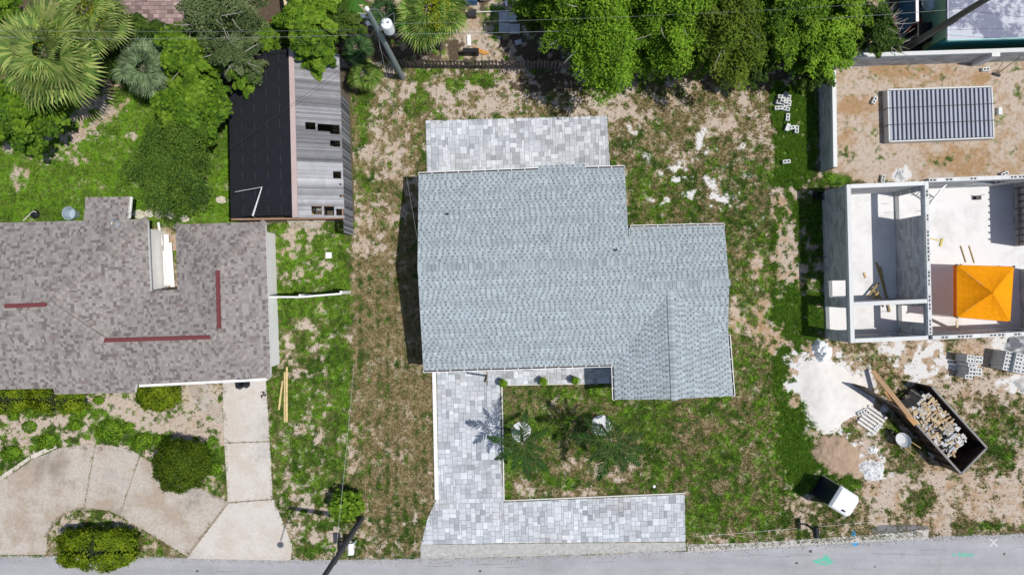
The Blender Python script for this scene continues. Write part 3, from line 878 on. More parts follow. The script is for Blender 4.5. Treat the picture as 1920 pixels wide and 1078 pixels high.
roofn = dk.build('roof', M_ATTR, nb)
tag(sh.build('shingles', M_SHINGLE, roofn), kind='stuff')
for a, b in ((RA1, EN), (RA1, RB0), (RB1, CE1), (RC0, CW0), (RC0, CE0)): caps(b, a, 'brown', roofn, lift=.085, step=0.23)
M_RED = mat('red_ridge_vent', (0.15, 0.042, 0.045), 0.6, 0.1, 4.0)
for a, b in (((9, 574), (88, 571)), ((196, 638), (394, 632)), ((408, 507), (411, 616))):
    pa = P(*a, 3.9 if a[0] < 20 else RB1.z + .05); pb_ = P(*b, 3.9 if a[0] < 20 else RB1.z + .05)
    mb = MB(); mb.beam(pa, pb_, 0.20, 0.05); mb.beam(pa + Vector((0, 0, .035)), pb_ + Vector((0, 0, .035)), 0.09, 0.03); mb.build('ridge_vent', M_RED, roofn)
ring = [pS.at(*q) for q in SOUTH[:1]] + [P(508, 707, 2.5), P(256, 721, 2.5), P(253, 736, 2.5), P(103, 739, 2.5), P(100, 728, 2.5), P(-260, 740, 2.5), P(-260, 424, 2.5), EN, NB0, NB1, CW0, CE0]
mb = MB(); mb.prism(inset(ring[1:], 0.40), 0.0, 2.42); mb.build('wall', M_WALLW, nb)
gutter(P(261, 721, 2.42), P(500, 709, 2.42), dn, roofn, hang=1.2); gutter(P(243, 370, 2.25), P(239, 409, 2.36), rt, roofn, hang=.6)
mb = MB()
q = pN.at(219, 420)
for k in range(5):
    pts = [q + Vector((0.22 * math.cos(t * .7 + k) * (1 - .09 * k), 0.22 * math.sin(t * .7 + k), 0.08 + 0.03 * k + .03 * math.sin(t + k))) for t in range(10)]
    mb.tube(pts, 0.018, 5)
mb.tube([q + Vector((.2, .1, 0)), q + Vector((.22, .12, .9)), q + Vector((.5, .2, 1.0))], 0.03, 6)
mb.build('service_mast', M_STEEL, roofn)
mb = MB(); q = P(505, 470); mb.box((q.x - .1, q.y, 1.0), (0.5, 0.5, 0.06)); mb.box((q.x - .3, q.y, .5), (.06, .4, 1.0)); mb.box((q.x + .1, q.y + .2, .5), (.05, .05, 1.0)); mb.box((q.x + .1, q.y - .2, .5), (.05, .05, 1.0)); 
tag(mb.build('wooden_stand', mat('red_brown_wood', (.17, .055, .03), .8)), 'red brown wooden stand against the white side wall of the older house', 'stand')
# ------------------------------------------------------------------ shed with corrugated roof
shed = empty('shed', 'weathered shed with half black and half silver corrugated roof full of holes', 'shed')
zrd, zev = 3.0, 2.25
RT0, RT1 = P(546, 92, zrd), P(553, 408, zrd)
LE0, LE1 = P(428, 100, zev), P(433, 411, zev)
RE0, RE1 = P(636, 102, zev), P(646, 408, zev)
def corrugated(a0, a1, b0, b1, t0, t1, name, m, parent, holes=(), nw=7, nl=14, amp=0.014, c=(1, 1, 1)):
    """sheet between ridge line a and eave line b covering t0..t1 of the length"""
    mb = MB(); rows = nw * 4
    def pt(t, s): 
        p = a0.lerp(a1, t).lerp(b0.lerp(b1, t), s); return p + Vector((0, 0, amp * math.sin((t - t0) / (t1 - t0) * nw * 6.283)))
    rr = random.Random(int(t0 * 1000)); rowc = 1.0
    for i in range(rows):
        rowc = min(1.35, max(.6, 1 + (rowc - 1) * .7 + rr.uniform(-.24, .24)))
        ta = t0 + (t1 - t0) * i / rows; tb = t0 + (t1 - t0) * (i + 1) / rows
        for k in range(nl):
            sa, sb = k / nl, (k + 1) / nl
            tm, sm = (ta + tb) / 2, (sa + sb) / 2
            if any(h[0] < tm < h[1] and h[2] < sm < h[3] for h in holes): continue
            mb.face([pt(ta, sa), pt(ta, sb), pt(tb, sb), pt(tb, sa)], tuple(x * rowc for x in c))
    return mb.build(name, m, parent, smooth=True)
def hole(u0, v0, u1, v1):
    t0, t1 = (v0 - 97) / 311, (v1 - 97) / 311
    um = 551; w = 90
    return (t0, t1, (u0 - um) / w, (u1 - um) / w)
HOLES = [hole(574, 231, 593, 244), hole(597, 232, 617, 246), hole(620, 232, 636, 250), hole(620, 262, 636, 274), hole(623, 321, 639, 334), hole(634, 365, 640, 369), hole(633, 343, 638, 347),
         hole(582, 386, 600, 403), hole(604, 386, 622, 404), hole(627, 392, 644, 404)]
M_TIN = mat('weathered_tin', (1, 1, 1), 0.55, 0.28, 2.2, attr=True, metal=0.15, c2=None, spec=0.4)
M_TAR = mat('black_corrugated', (0.017, 0.019, 0.024), 0.7, 0.3, 3.0, spec=0.2)
r = random.Random(5); ns = 15
for k in range(ns):
    b = r.choice((0.24, 0.28, 0.31, 0.34, 0.37)) * (1.2 if k > 9 else 0.9)
    corrugated(RT0 + Vector((0, 0, .01 * (k % 2))), RT1, RE0, RE1, k / ns, (k + 1.06) / ns if k < ns - 1 else 1, 'roof_sheet', M_TIN, shed, HOLES, 6, 24, 0.02, (b, b, b * 1.03))
for k in range(10):
    corrugated(RT0 + Vector((0, 0, .008 * (k % 2))), RT1, LE0 + Vector((0, 0, .008 * (k % 2))), LE1, k / 10, (k + 1.03) / 10 if k < 9 else .985, 'roof_sheet', M_TAR, shed, (), 9, 8, 0.012)
mb = MB()
for a in range(4):
    for k in range(10):
        p = LE0.lerp(LE1, (k + .2) / 10).lerp(RT0.lerp(RT1, (k + .2) / 10), 0.2 + a * 0.2); q = LE0.lerp(LE1, (k + .75) / 10).lerp(RT0.lerp(RT1, (k + .75) / 10), 0.2 + a * 0.2)
        mb.beam(p + Vector((0, 0, .03)), q + Vector((0, 0, .03)), 0.014, 0.006)
tag(mb.build('batten_seam', mat('seam', (0.055, 0.058, 0.065), .8, .3), shed), kind='stuff')
mb = MB(); mb.beam(RT0 + Vector((.03, 0, .06)), RT1 + Vector((.03, 0, .06)), 0.26, 0.05); mb.build('ridge_board', mat('pink_board', (0.46, 0.36, 0.34), .8, .2, 1.2), shed)
ft = [LE0, RE0, RE1 , LE1]
mb = MB(); zt = Vector((0, 0, zev))
def sidewall(a, b, n, lean=0.0, c=(.2, .21, .23), h=2.2):
    rr = random.Random(n)
    for k in range(n):
        p = a.lerp(b, k / n); q = a.lerp(b, (k + .9) / n); s = rr.uniform(.4, 1.5)
        cc_ = tuple(x * s for x in c)
        d = (b - a).normalized(); o = Vector((-d.y, d.x, 0)) * (.02 if k % 2 else 0)
        mb.face([(p.x + o.x, p.y + o.y, 0), (q.x + o.x, q.y + o.y, 0), (q.x + o.x, q.y + o.y, h), (p.x + o.x, p.y + o.y, h)], cc_)
sidewall(RE1 + Vector((-.04, -.75, 0)), RE0 + Vector((-.04, -1.8, 0)), 62)
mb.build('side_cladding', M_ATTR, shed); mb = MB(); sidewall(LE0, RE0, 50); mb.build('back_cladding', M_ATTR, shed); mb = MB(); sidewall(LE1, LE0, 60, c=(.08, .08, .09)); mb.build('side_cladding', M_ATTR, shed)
mb = MB()
for k in range(7):
    t = (k + .5) / 7; mb.beam(RT0.lerp(RT1, t) - Vector((0, 0, .12)), RE0.lerp(RE1, t) - Vector((0, 0, .12)), .05, .1); mb.beam(RT0.lerp(RT1, t) - Vector((0, 0, .12)), LE0.lerp(LE1, t) - Vector((0, 0, .12)), .05, .1)
mb.beam(RE0 - Vector((.1, 0, .1)), RE1 - Vector((.1, 0, .1)), .06, .1); mb.beam(RE1 - Vector((0, .02, .06)), LE1 - Vector((0, .02, .06)), .08, .1)
mb.build('rafter', mat('old_rafter', (.33, .20, .13), .9, .3), shed)
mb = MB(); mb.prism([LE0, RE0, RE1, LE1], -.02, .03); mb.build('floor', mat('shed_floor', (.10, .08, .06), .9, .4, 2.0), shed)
r = random.Random(8)
for k in range(10):
    p = LE1.lerp(RE1, .5 + r.random() * .45) + Vector((0, r.uniform(.2, 5.5), 0)); mb = MB(); s = r.uniform(.3, .7)
    mb.box((p.x, p.y, s / 2 + .03), (s, s * r.uniform(.6, 1.2), s), r.random()); mb.build('stored_box', mat('stored_' + str(k % 3), ((.3, .2, .1), (.24, .23, .2), (.08, .07, .07))[k % 3], .9), shed)
# TV antenna on a mast beside the shed
q = P(478, 409)
an = empty('antenna', 'thin white antenna mast with a bent boom beside the black shed roof', 'antenna', q)
b0 = P(474, 404, 2.6); b1 = P(491, 351, 3.7); b2 = P(441, 360, 3.9)
mb = MB(); mb.tube([(0, 0, 0), b0 - q], .03, 6); mb.tube([b0 - q, b1 - q], [.05, .025], 6); mb.build('mast', M_WHITE, an)
mb = MB(); mb.tube([b1 - q, b2 - q], .014, 5); mb.build('boom', M_STEEL, an)

# ------------------------------------------------------------------ blocks and block walls
def block_mesh():
    mb = MB()
    L, W, Hh, t = .39, .19, .19, .046
    for s in (-1, 1): mb.box((0, s * (W / 2 - t / 2), Hh / 2), (L, t, Hh))
    for x in (-L / 2 + t / 2, 0, L / 2 - t / 2): mb.box((x, 0, Hh / 2), (t, W - 2 * t - .002, Hh - .002))
    mb.face([(-L / 2 + .01, -W / 2 + .01, .012), (L / 2 - .01, -W / 2 + .01, .012), (L / 2 - .01, W / 2 - .01, .012), (-L / 2 + .01, W / 2 - .01, .012)], (1, 1, 1))
    return mb.mesh('concrete_block', M_BLOCKP)
BLK = block_mesh()
_s = MB(); _s.box((0, 0, .095), (.39, .19, .19)); _s.box((.09, 0, .188), (.07, .05, .012), c=(.3, .3, .3)); BLKS = _s.mesh('filled_block', M_BLOCKP)

def subtract(iv, cuts):
    out = [iv]
    for c0, c1 in cuts:
        nx = []
        for a, b in out:
            if c1 <= a or c0 >= b: nx.append((a, b)); continue
            if c0 > a: nx.append((a, c0))
            if c1 < b: nx.append((c1, b))
        out = nx
    return [(a, b) for a, b in out if b - a > .02]
def block_wall(parent, A, B, h, openings=(), hollow=False, name='wall', seed=1, top_m=None):
    """courses of separate blocks with recessed joints; openings (s0, s1, z0, z1) along the wall"""
    A = Vector(A); B = Vector(B); d = (B - A); L = d.length; x = d.normalized(); y = Vector((-x.y, x.x, 0)); rz = math.atan2(x.y, x.x)
    r = random.Random(seed); mb = MB(); T = .19; ch = .2
    nc = int(round(h / ch)) - 1
    for k in range(nc):
        z0 = k * ch; zc = z0 + ch / 2
        cuts = [(o[0], o[1]) for o in openings if o[2] < zc < o[3]]
        for a, b in subtract((0, L), cuts):
            c = A + x * ((a + b) / 2); mb.box((c.x, c.y, zc), (b - a, T - .014, ch), rz, (.23, .24, .245))
        s = -(.2 if k % 2 else 0)
        while s < L:
            for a, b in subtract((max(0, s + .004), min(L, s + .396)), cuts):
                c = A + x * ((a + b) / 2) + y * r.uniform(-.003, .003); g = r.choice((.32, .37, .41, .43, .47))
                mb.box((c.x, c.y, zc), (b - a, T, ch - .009), rz, (g, g * 1.03, g * 1.05))
            s += .4
    w = mb.build(name, M_ATTR, parent); tag(w, kind='stuff')
    zt = nc * ch
    if hollow:
        n = int(L / .4)
        for k in range(n):
            o = link('block', BLK if r.random() < .55 else BLKS, w); c = A + x * (.2 + k * .4); o.location = (c.x, c.y, zt + .002); o.rotation_euler = (0, 0, rz)
    else:
        bb = MB(); c = (A + B) / 2
        for o in openings:
            pass
        bb.box((c.x, c.y, zt + ch / 2 + .001), (L, T + .012, ch), rz); bb.build('bond_beam', top_m or M_BLOCKP, w)
    return w

site = empty('unfinished_building', 'roofless unfinished concrete block building with open window and door holes', 'building')
slab = MB(); slab.prism([P(1541, 362), P(2050, 341), P(2050, 614), P(1548, 636)], -.02, .08); slab.build('floor_slab', mat('new_slab', (.68, .68, .68), .9, .10, 1.0, stain=.2), site)
HW = 2.9
def g(u, v): return P(u, v)
lift = Vector((0, 0, .0))
block_wall(site, g(1543, 361), g(1550, 635), HW, [(4.73, 5.63, .6, 2.5), (6.11, 7.31, .1, 2.5)], seed=1)
block_wall(site, g(1547, 364), g(1674, 358.5), HW, seed=2)
block_wall(site, g(1678, 355), g(1685, 630), HW, [(.4, 1.65, .1, 2.5), (6.2, 7.05, .1, 2.5)], hollow=True, seed=3)
block_wall(site, g(1554, 631), g(1680.5, 626), HW, [(2.0, 3.2, 1.0, 2.3)], seed=4)
block_wall(site, g(1552, 568), g(1679, 562.5), HW, [(2.5, 3.4, .1, 2.3)], seed=5)
block_wall(site, g(1682, 353.5), g(2040, 340), HW, [(3.0, 4.5, 1.0, 2.2)], hollow=True, seed=6)
block_wall(site, g(1688.5, 626), g(2040, 611), HW, [(4.2, 5.6, 1.0, 2.2)], hollow=True, seed=7)
block_wall(site, g(1900, 349.5), g(1903, 462), HW, seed=8)
block_wall(site, g(1912, 505), g(1915, 612), HW, seed=9)
# timber bracing on the inner face of the right-hand wall
for k in range(9):
    a = P(1896.5, 356 + k * 12.4); mb = MB(); zz = .3 + (k % 3) * .1
    mb.beam(Vector((a.x, a.y, zz)), Vector((a.x - .02, a.y, 2.8)), .09, .05); mb.build('timber_stud', M_WOODG, site)
for zz in (.6, 1.4, 2.2):
    a, b = P(1895, 354), P(1897, 461); mb = MB(); mb.beam(Vector((a.x - .06, a.y, zz)), Vector((b.x - .06, b.y, zz)), .04, .09); mb.build('timber_ledger', M_WOODG, site)
# reinforcing bars sticking out of the divider
for k in range(16):
    a = P(1682, 372 + k * 15.5, 0); mb = MB(); zz = 1.2 + (k * 37 % 10) * .12
    mb.tube([(a.x, a.y, zz), (a.x + .42, a.y + .02, zz)], .011, 5); mb.build('reinforcing_bar', M_DARK, site)
def lumber(name, label, a, b, w, h, m=None, group=None, cat='board'):
    a = Vector(a); b = Vector(b); mb = MB(); c = (a + b) / 2
    mb.beam(a - c, b - c, w, h); o = mb.build(name, m or M_WOOD); o.location = c
    return tag(o, label, cat, group)
r = random.Random(11)
for k, (a, b) in enumerate((((1643, 492), (1664, 560)), ((1650, 500), (1668, 585)), ((1634, 540), (1660, 568)), ((1640, 548), (1656, 575)), ((1627, 556), (1648, 530)), ((1636, 560), (1650, 545)))):
    lumber('scrap_board', 'scrap board in the jumbled heap on the room floor of the block building', P(*a, .12 + k * .05), P(*b, .10 + k * .05), .10, .05, mat('site_wood', (.33, .25, .12), .85, .3, obj_var=.2), 'scrap boards on the room floor')
lumber('short_board', 'lone short board lying on the narrow lit floor strip of the block building', P(1620, 511, .11), P(1623, 521, .11), .09, .04)
lumber('yellow_board', 'yellow board lying aslant near the reinforcing bars', P(1763, 462, .11), P(1767, 447, .11), .10, .05, mat('yellow_board', (.55, .47, .14), .8))
lumber('yellow_batten', 'thin yellow batten touching the block divider', P(1744, 447, .10), P(1764, 452, .10), .05, .03, MATS['yellow_board'])
lumber('long_batten', 'long thin batten on the white slab, the one nearer the divider', P(1801, 461, .105), P(1811, 492, .105), .05, .04, MATS['site_wood'])
lumber('long_batten', 'long thin batten on the white slab, the one nearer the timber braced wall', P(1817, 461, .105), P(1827, 493, .105), .05, .04, MATS['site_wood'])
lumber('upright_plank', 'pale plank standing at the bottom wall beside the orange canopy', P(1795, 622, .1), P(1794, 600, 1.6), .16, .04, mat('pale_plank', (.66, .58, .42), .8))
q = P(1828, 372); sb = empty('floor_lamp_stand', 'small black work stand alone on the white slab', 'stand', (q.x, q.y, .08))
mb = MB(); mb.box((0, 0, .12), (.28, .2, .2)); mb.build('base', M_BLACK, sb); mb = MB(); mb.tube([(0, .1, .2), (.02, .1, .7)], .015, 6); mb.build('handle', M_STEEL, sb)
# ladder leaning in the corner
q0, q1 = P(1748, 378, .1), P(1770, 350, 1.6)
ld = empty('ladder', 'grey metal ladder leaning in the corner of the block building', 'ladder')
off = Vector((.22, .2, 0))
for s in (-.5, .5): mb = MB(); mb.beam(q0 + off * s * 1.6, q1 + off * s * 1.6, .05, .05); mb.build('rail', M_STEEL, ld)
for k in range(8): mb = MB(); c = q0.lerp(q1, (k + .5) / 8); mb.beam(c - off * .78, c + off * .78, .03, .03); mb.build('rung', M_STEEL, ld)

# ---- courtyard walls
cy = empty('perimeter_wall', 'low grey concrete block wall around the sandy courtyard', 'wall')
block_wall(cy, g(1537, 121), g(1540, 323), 1.6, seed=21)
block_wall(cy, g(1541, 124), g(2040, 108), 1.6, seed=22)
mb = MB(); q = P(1828, 121); mb.box((q.x, q.y, .8), (.42, .24, 1.6)); mb.build('pilaster', M_BLOCKP, cy)

# ---- orange pop-up canopy
tent = empty('canopy_tent', 'orange pop-up canopy with four sloping panels inside the unfinished building', 'tent')
zt_, za = 2.45, 3.4
tc = [P(1794, 497, zt_), P(1901, 500, zt_), P(1894, 603, zt_), P(1794, 595, zt_)]
ap = P(1861, 549, za)
M_OR = leafmat('orange_canvas', 0.3, (1.1, 1, .9))
for i in range(4):
    a, b = tc[i], tc[(i + 1) % 4]; mb = MB(); n = 6
    for k in range(n):
        for j in range(n):
            def q(s, t):
                p = a.lerp(b, s).lerp(ap, t); sag = .10 * math.sin(math.pi * t) * math.sin(math.pi * s) + .012 * math.sin(s * 19 + t * 7) * math.sin(t * 13 + i); return p - Vector((0, 0, sag))
            s0, s1, t0, t1 = k / n, (k + 1) / n, j / n, (j + 1) / n
            mb.face([q(s0, t0), q(s1, t0), q(s1, t1), q(s0, t1)][::-1], (.92, .36, .004))
    mb.build('roof_panel', M_OR, tent, smooth=True)
    mb = MB(); o = ((a + b) / 2 - (tc[0] + tc[2]) / 2).normalized() * .01
    for k in range(8):
        p, q_ = a.lerp(b, k / 8), a.lerp(b, (k + 1) / 8); w = .02 * math.sin(k * 2)
        mb.face([p + o, q_ + o, q_ + o * (1 + w * 30) - Vector((0, 0, .26)), p + o * (1 - w * 30) - Vector((0, 0, .26))], (.85, .20, .004))
    mb.build('valance', M_OR, tent)
    ins = a.lerp((tc[0] + tc[2]) / 2, .02)
    mb = MB(); mb.tube([(ins.x, ins.y, .08), (ins.x, ins.y, zt_ - .03)], .022, 6); mb.build('leg', M_STEEL, tent)
    mb = MB(); mb.beam(a - Vector((0, 0, .05)), ap - Vector((0, 0, .16)), .025, .025); mb.build('strut', M_DARK, tent)
    mb = MB(); mb.box(a + Vector((0, 0, 0.0)), (.1, .1, .07)); mb.build('corner_cap', M_BLACK, tent)

# ---- strapped bundle in the courtyard
bd = empty('strapped_bundle', 'long strapped bundle of grey ribs in a white frame on courtyard sand', 'bundle')
zb = .5; bc = [P(1664, 168, zb), P(1861, 162, zb), P(1865, 259, zb), P(1667, 266, zb)]
for i in range(4):
    a, b = bc[i], bc[(i + 1) % 4]; mb = MB(); cin = (bc[0] + bc[2]) / 2
    ia, ib = a.lerp(cin, .012), b.lerp(cin, .012)
    mb.beam(Vector((ia.x, ia.y, zb / 2)), Vector((ib.x, ib.y, zb / 2)), .075, zb); mb.build('frame_side', M_BLOCKP, bd)
mb = MB(); mb.prism(inset(bc, .05), 0, .3); mb.build('core', mat('dark_core', (.012, .014, .022), .8), bd)
for k in range(24):
    t = (k + .62) / 24.4; a = bc[0].lerp(bc[1], t).lerp(bc[3].lerp(bc[2], t), .03); b = bc[0].lerp(bc[1], t).lerp(bc[3].lerp(bc[2], t), .97)
    mb = MB(); mb.beam(a - Vector((0, 0, .1)), b - Vector((0, 0, .1)), .118, .19); mb.build('rib', mat('grey_rib', (.34, .36, .42), .7, .12, 3.0, obj_var=.06), bd)
for t in (.36, .68):
    mb = MB(); a = bc[0].lerp(bc[3], t); b = bc[1].lerp(bc[2], t - .02)
    d = (b - a).normalized() * .04
    mb.beam(a - d + Vector((0, 0, .012)), b + d + Vector((0, 0, .012)), .035, .012); mb.beam(Vector((a.x, a.y, .02)) - d, a - d, .035, .012); mb.build('strap', M_BLACK, bd)

# ---- loose concrete blocks
NB_ = [0]
def block(u, v, rot, label, z=0, group=None, tilt=0, flip=False):
    o = link('concrete_block', BLK); o.location = P(u, v, 0) + Vector((0, 0, z + (.12 if u < 1500 else 0))); o.rotation_euler = (tilt, 0, math.radians(rot))
    if flip: o.rotation_euler = (math.pi / 2, 0, math.radians(rot)); o.location.z += .095
    return tag(o, label, 'block', group)
L1 = 'pale two hole concrete block in the heap on the tall grass strip'
for i, (u, v, a) in enumerate(((1462, 184, 0), (1475, 188, 80), (1459, 195, -8), (1472, 199, 5), (1456, 205, 3), (1470, 207, -12), (1468, 182, 60))):
    block(u, v, a, L1, 0, 'blocks heaped in the tall grass', 0)
for u, v, a in ((1464, 192, -5), (1470, 196, -14)): block(u, v, a, L1, .2, 'blocks heaped in the tall grass')
block(1474, 222, 85, 'concrete block half sunk in grass just below the block heap', -.05)
block(1470, 240, 70, 'concrete block lying on its side with a plain face up', 0, flip=True)
block(1480, 242, 12, 'concrete block between the one on its side and the upended one')
block(1490, 245, 88, 'concrete block set crosswise at the end of the short row')
block(1471, 305, 6, 'lone two hole concrete block on the grass strip below the heap')
block(1637, 190, 62, 'lone concrete block on courtyard sand beside the strapped bundle', flip=False)
block(1845, 132, 4, 'pale concrete block near the courtyard wall pilaster')
block(1868, 210, 90, 'plain pale block touching the end of the strapped bundle', flip=True)
block(1653, 336, 80, 'concrete block outside the back wall of the unfinished building')
block(1880, 327, 20, 'concrete block on sand beside the hollow topped back wall')
# pallets of blocks by the unfinished building
def stack(u, v, rot, label, spec, group):
    c = P(u, v); ca, sa = math.cos(math.radians(rot)), math.sin(math.radians(rot))
    for (x, y, n, a) in spec:
        for k in range(n):
            o = link('concrete_block', BLK); o.location = c + Vector((x * ca - y * sa, x * sa + y * ca, k * .2)); o.rotation_euler = (0, 0, math.radians(rot + a))
            tag(o, label, 'block', group)
spec = [(-.22, .50, 5, 0), (.22, .50, 5, 0), (-.22, .30, 5, 0), (.22, .30, 5, 0), (-.12, .08, 5, 0), (.2, .05, 4, 90), (-.05, -.14, 5, 0), (-.05, -.34, 5, 0), (.38, -.14, 4, 0), (.38, -.34, 4, 0), (-.08, -.54, 4, 0)]
stack(1803, 684, -6, 'pale concrete block in the square stack on tan dirt', spec, 'blocks in the square stack')
spec2 = [(-.22 + .4 * i, .5 - .2 * j, 6 if i else 5, 0) for i in range(4) for j in range(5)]
stack(1872, 678, -12, 'pale concrete block in the long stack beside the white plastic heap', spec2, 'blocks in the long stack')

# ---- heaps
def mound(name, label, cat, poly, hgt, m, seed, n=40, rough=.03, sq=1.0):
    """heap: height field that rises from its outline with lumpy relief"""
    p2 = ccw([(p.x, p.y) for p in [P(u, v) for u, v in poly]]); rg = np.random.default_rng(seed)
    xs = [p[0] for p in p2]; ys = [p[1] for p in p2]; w = max(max(xs) - min(xs), max(ys) - min(ys)); st = w / 46
    gx = np.arange(min(xs) - st * 2, max(xs) + st * 3, st); gy = np.arange(min(ys) - st * 2, max(ys) + st * 3, st); X, Y = np.meshgrid(gx, gy)
    ph = rg.uniform(0, 6.28, 8); wob = st * 1.6 * (np.sin(X / w * 23 + ph[0]) + np.sin(Y / w * 27 + ph[1]) + np.sin((X + Y) / w * 51 + ph[2]) * .6)
    ins = pipgrid(X + wob * .6, Y + wob * .5, p2); d_ = np.full(X.shape, 1e9)
    for i in range(len(p2)):
        a = np.array(p2[i]); b = np.array(p2[(i + 1) % len(p2)]); e_ = b - a
        t = np.clip(((X - a[0]) * e_[0] + (Y - a[1]) * e_[1]) / (e_ @ e_), 0, 1); d_ = np.minimum(d_, np.hypot(X - a[0] - t * e_[0], Y - a[1] - t * e_[1]))
    d_ = np.where(ins, d_, 0); d_ = blur(d_, 3); q = d_ / d_.max(); Z = hgt * (1 - (1 - q) ** 1.7) ** sq
    N_ = np.zeros(X.shape)
    for c_, a_ in ((9, 1.0), (4, .7), (2, .5)):
        T = rg.normal(size=(X.shape[0] // c_ + 3, X.shape[1] // c_ + 3)); iy, ix = np.indices(X.shape); fx, fy = ix / c_, iy / c_; jx, jy = fx.astype(int), fy.astype(int); fx -= jx; fy -= jy
        N_ += a_ * ((T[jy, jx] * (1 - fx) + T[jy, jx + 1] * fx) * (1 - fy) + (T[jy + 1, jx] * (1 - fx) + T[jy + 1, jx + 1] * fx) * fy)
    Z = Z + N_ * rough * np.clip(q * 4, 0, 1) - .012
    ny, nx = X.shape; idx = np.arange(nx * ny).reshape(ny, nx)
    F = np.stack([idx[:-1, :-1], idx[:-1, 1:], idx[1:, 1:], idx[1:, :-1]], -1).reshape(-1, 4)
    keep = (np.stack([ins[:-1, :-1], ins[:-1, 1:], ins[1:, 1:], ins[1:, :-1]], -1).reshape(-1, 4)).any(1)
    return tag(link(name, mesh_np(name, np.stack([X, Y, Z], -1).reshape(-1, 3), F[keep], None, m, True)), label, cat)
M_SAND = mat('white_sand', (.67, .645, .61), .95, .14, 2.2, bmp=.9)
mound('sand_pile', 'large pile of fine white sand beside the tall grass', 'sand pile', [(1498, 690), (1520, 668), (1550, 672), (1580, 690), (1612, 705), (1640, 745), (1630, 775), (1600, 780), (1580, 790), (1565, 812), (1545, 815), (1525, 800), (1505, 780), (1500, 740)], .32, M_SAND, 1, rough=.02)
mound('plastic_bag', 'crumpled pale plastic sheet bundle at the corner of the unfinished building', 'plastic sheet', [(1522, 650), (1530, 633), (1550, 640), (1562, 662), (1550, 680), (1532, 680)], .5, mat('pale_plastic', (.74, .77, .79), .6, .12, 6.0), 2, rough=.09)
mound('plastic_heap', 'big crumpled white plastic heap above the long block stack', 'plastic sheet', [(1880, 655), (1895, 630), (1920, 625), (1960, 640), (1960, 670), (1915, 680)], .9, MATS['pale_plastic'], 3, rough=.12)
mound('gravel_heap', 'small heap of white broken rubble on the green and tan lot', 'rubble', [(1606, 872), (1625, 862), (1655, 864), (1662, 885), (1650, 902), (1628, 900)], .22, mat('white_rubble', (.62, .63, .64), .9, .35, 7.0, bmp=.9), 4, rough=.06)
mound('cement_bag', 'single white lumpy bag lying on weeds beside the rubble', 'bag', [(1627, 838), (1640, 834), (1648, 842), (1643, 851), (1630, 851)], .22, M_WHITE, 5, rough=.03)
mound('dirt_mound', 'low brown dirt mound edged by tall grass near the portable toilet', 'dirt mound', [(1518, 840), (1540, 815), (1580, 815), (1612, 850), (1610, 885), (1580, 900), (1545, 880), (1520, 860)], .28, mat('brown_dirt', (.36, .265, .19), .95, .3, 3.0, bmp=.8), 6, rough=.04)
mound('white_rubble', 'lime pile spread on sand behind the unfinished building', 'rubble', [(1675, 332), (1685, 315), (1697, 318), (1703, 338), (1690, 343)], .2, MATS['white_rubble'], 7)
mound('sand_pile', 'small white sand pile beside the long block stack', 'sand pile', [(1898, 715), (1920, 705), (1960, 705), (1960, 735), (1915, 738)], .35, M_SAND, 8)

# ---- roll-off dumpster with rubble
dmp = empty('dumpster', 'rusty black roll-off dumpster heaped with wood and rubble, its end gate open', 'dumpster')
zd = 1.5
TL, TR_, BR, BLq = P(1691, 747, zd), P(1747, 725, zd), P(1850, 839, zd), P(1802, 888, zd)
M_RUST = mat('rusty_black_steel', (.026, .020, .019), .6, .4, 2.5, c2=(.075, .042, .03), metal=.2)
M_RIM = mat('worn_steel_rim', (.20, .19, .18), .6, .4, 4.0)
TL = BLq + (TR_ - BR)   # make the box a parallelogram
cen = (TL + TR_ + BR + BLq) / 4
def g0(p, z): return Vector((p.x, p.y, z))
for a, b in ((TL, BLq), (TR_, BR), (BLq, BR)):
    mb = MB(); mb.beam(g0(a, zd / 2), g0(b, zd / 2), .07, zd - .06); w = mb.build('side_wall', M_RUST, dmp)
    mb = MB(); mb.beam(g0(a, zd), g0(b, zd), .10, .08); mb.build('rim', M_RIM, w)
    n = 7; rb = MB(); o = ((a + b) / 2 - cen); o.z = 0; o.normalize()
    for k in range(1, n): c = a.lerp(b, k / n) + o * .07; rb.beam(g0(c, .1), g0(c, zd - .08), .08, .06)
    rb.build('rib', M_RUST, w)
mb = MB(); mb.prism([TL, TR_, BR, BLq], .08, .18, bottom=True); mb.build('floor', M_RUST, dmp)
da = P(1688, 768, zd); db_ = P(1614, 722, zd)
mb = MB(); mb.beam(g0(TL + Vector((-.06, .05, 0)), .78), g0(TL + (db_ - da) * 1.0 + Vector((-.06, .05, 0)), .78), .06, 1.35); gt = mb.build('end_gate', M_RUST, dmp)
hb = MB(); hb.box(g0(TL, .8), (.12, .12, 1.4)); hb.build('hinge_post', M_RUST, dmp)
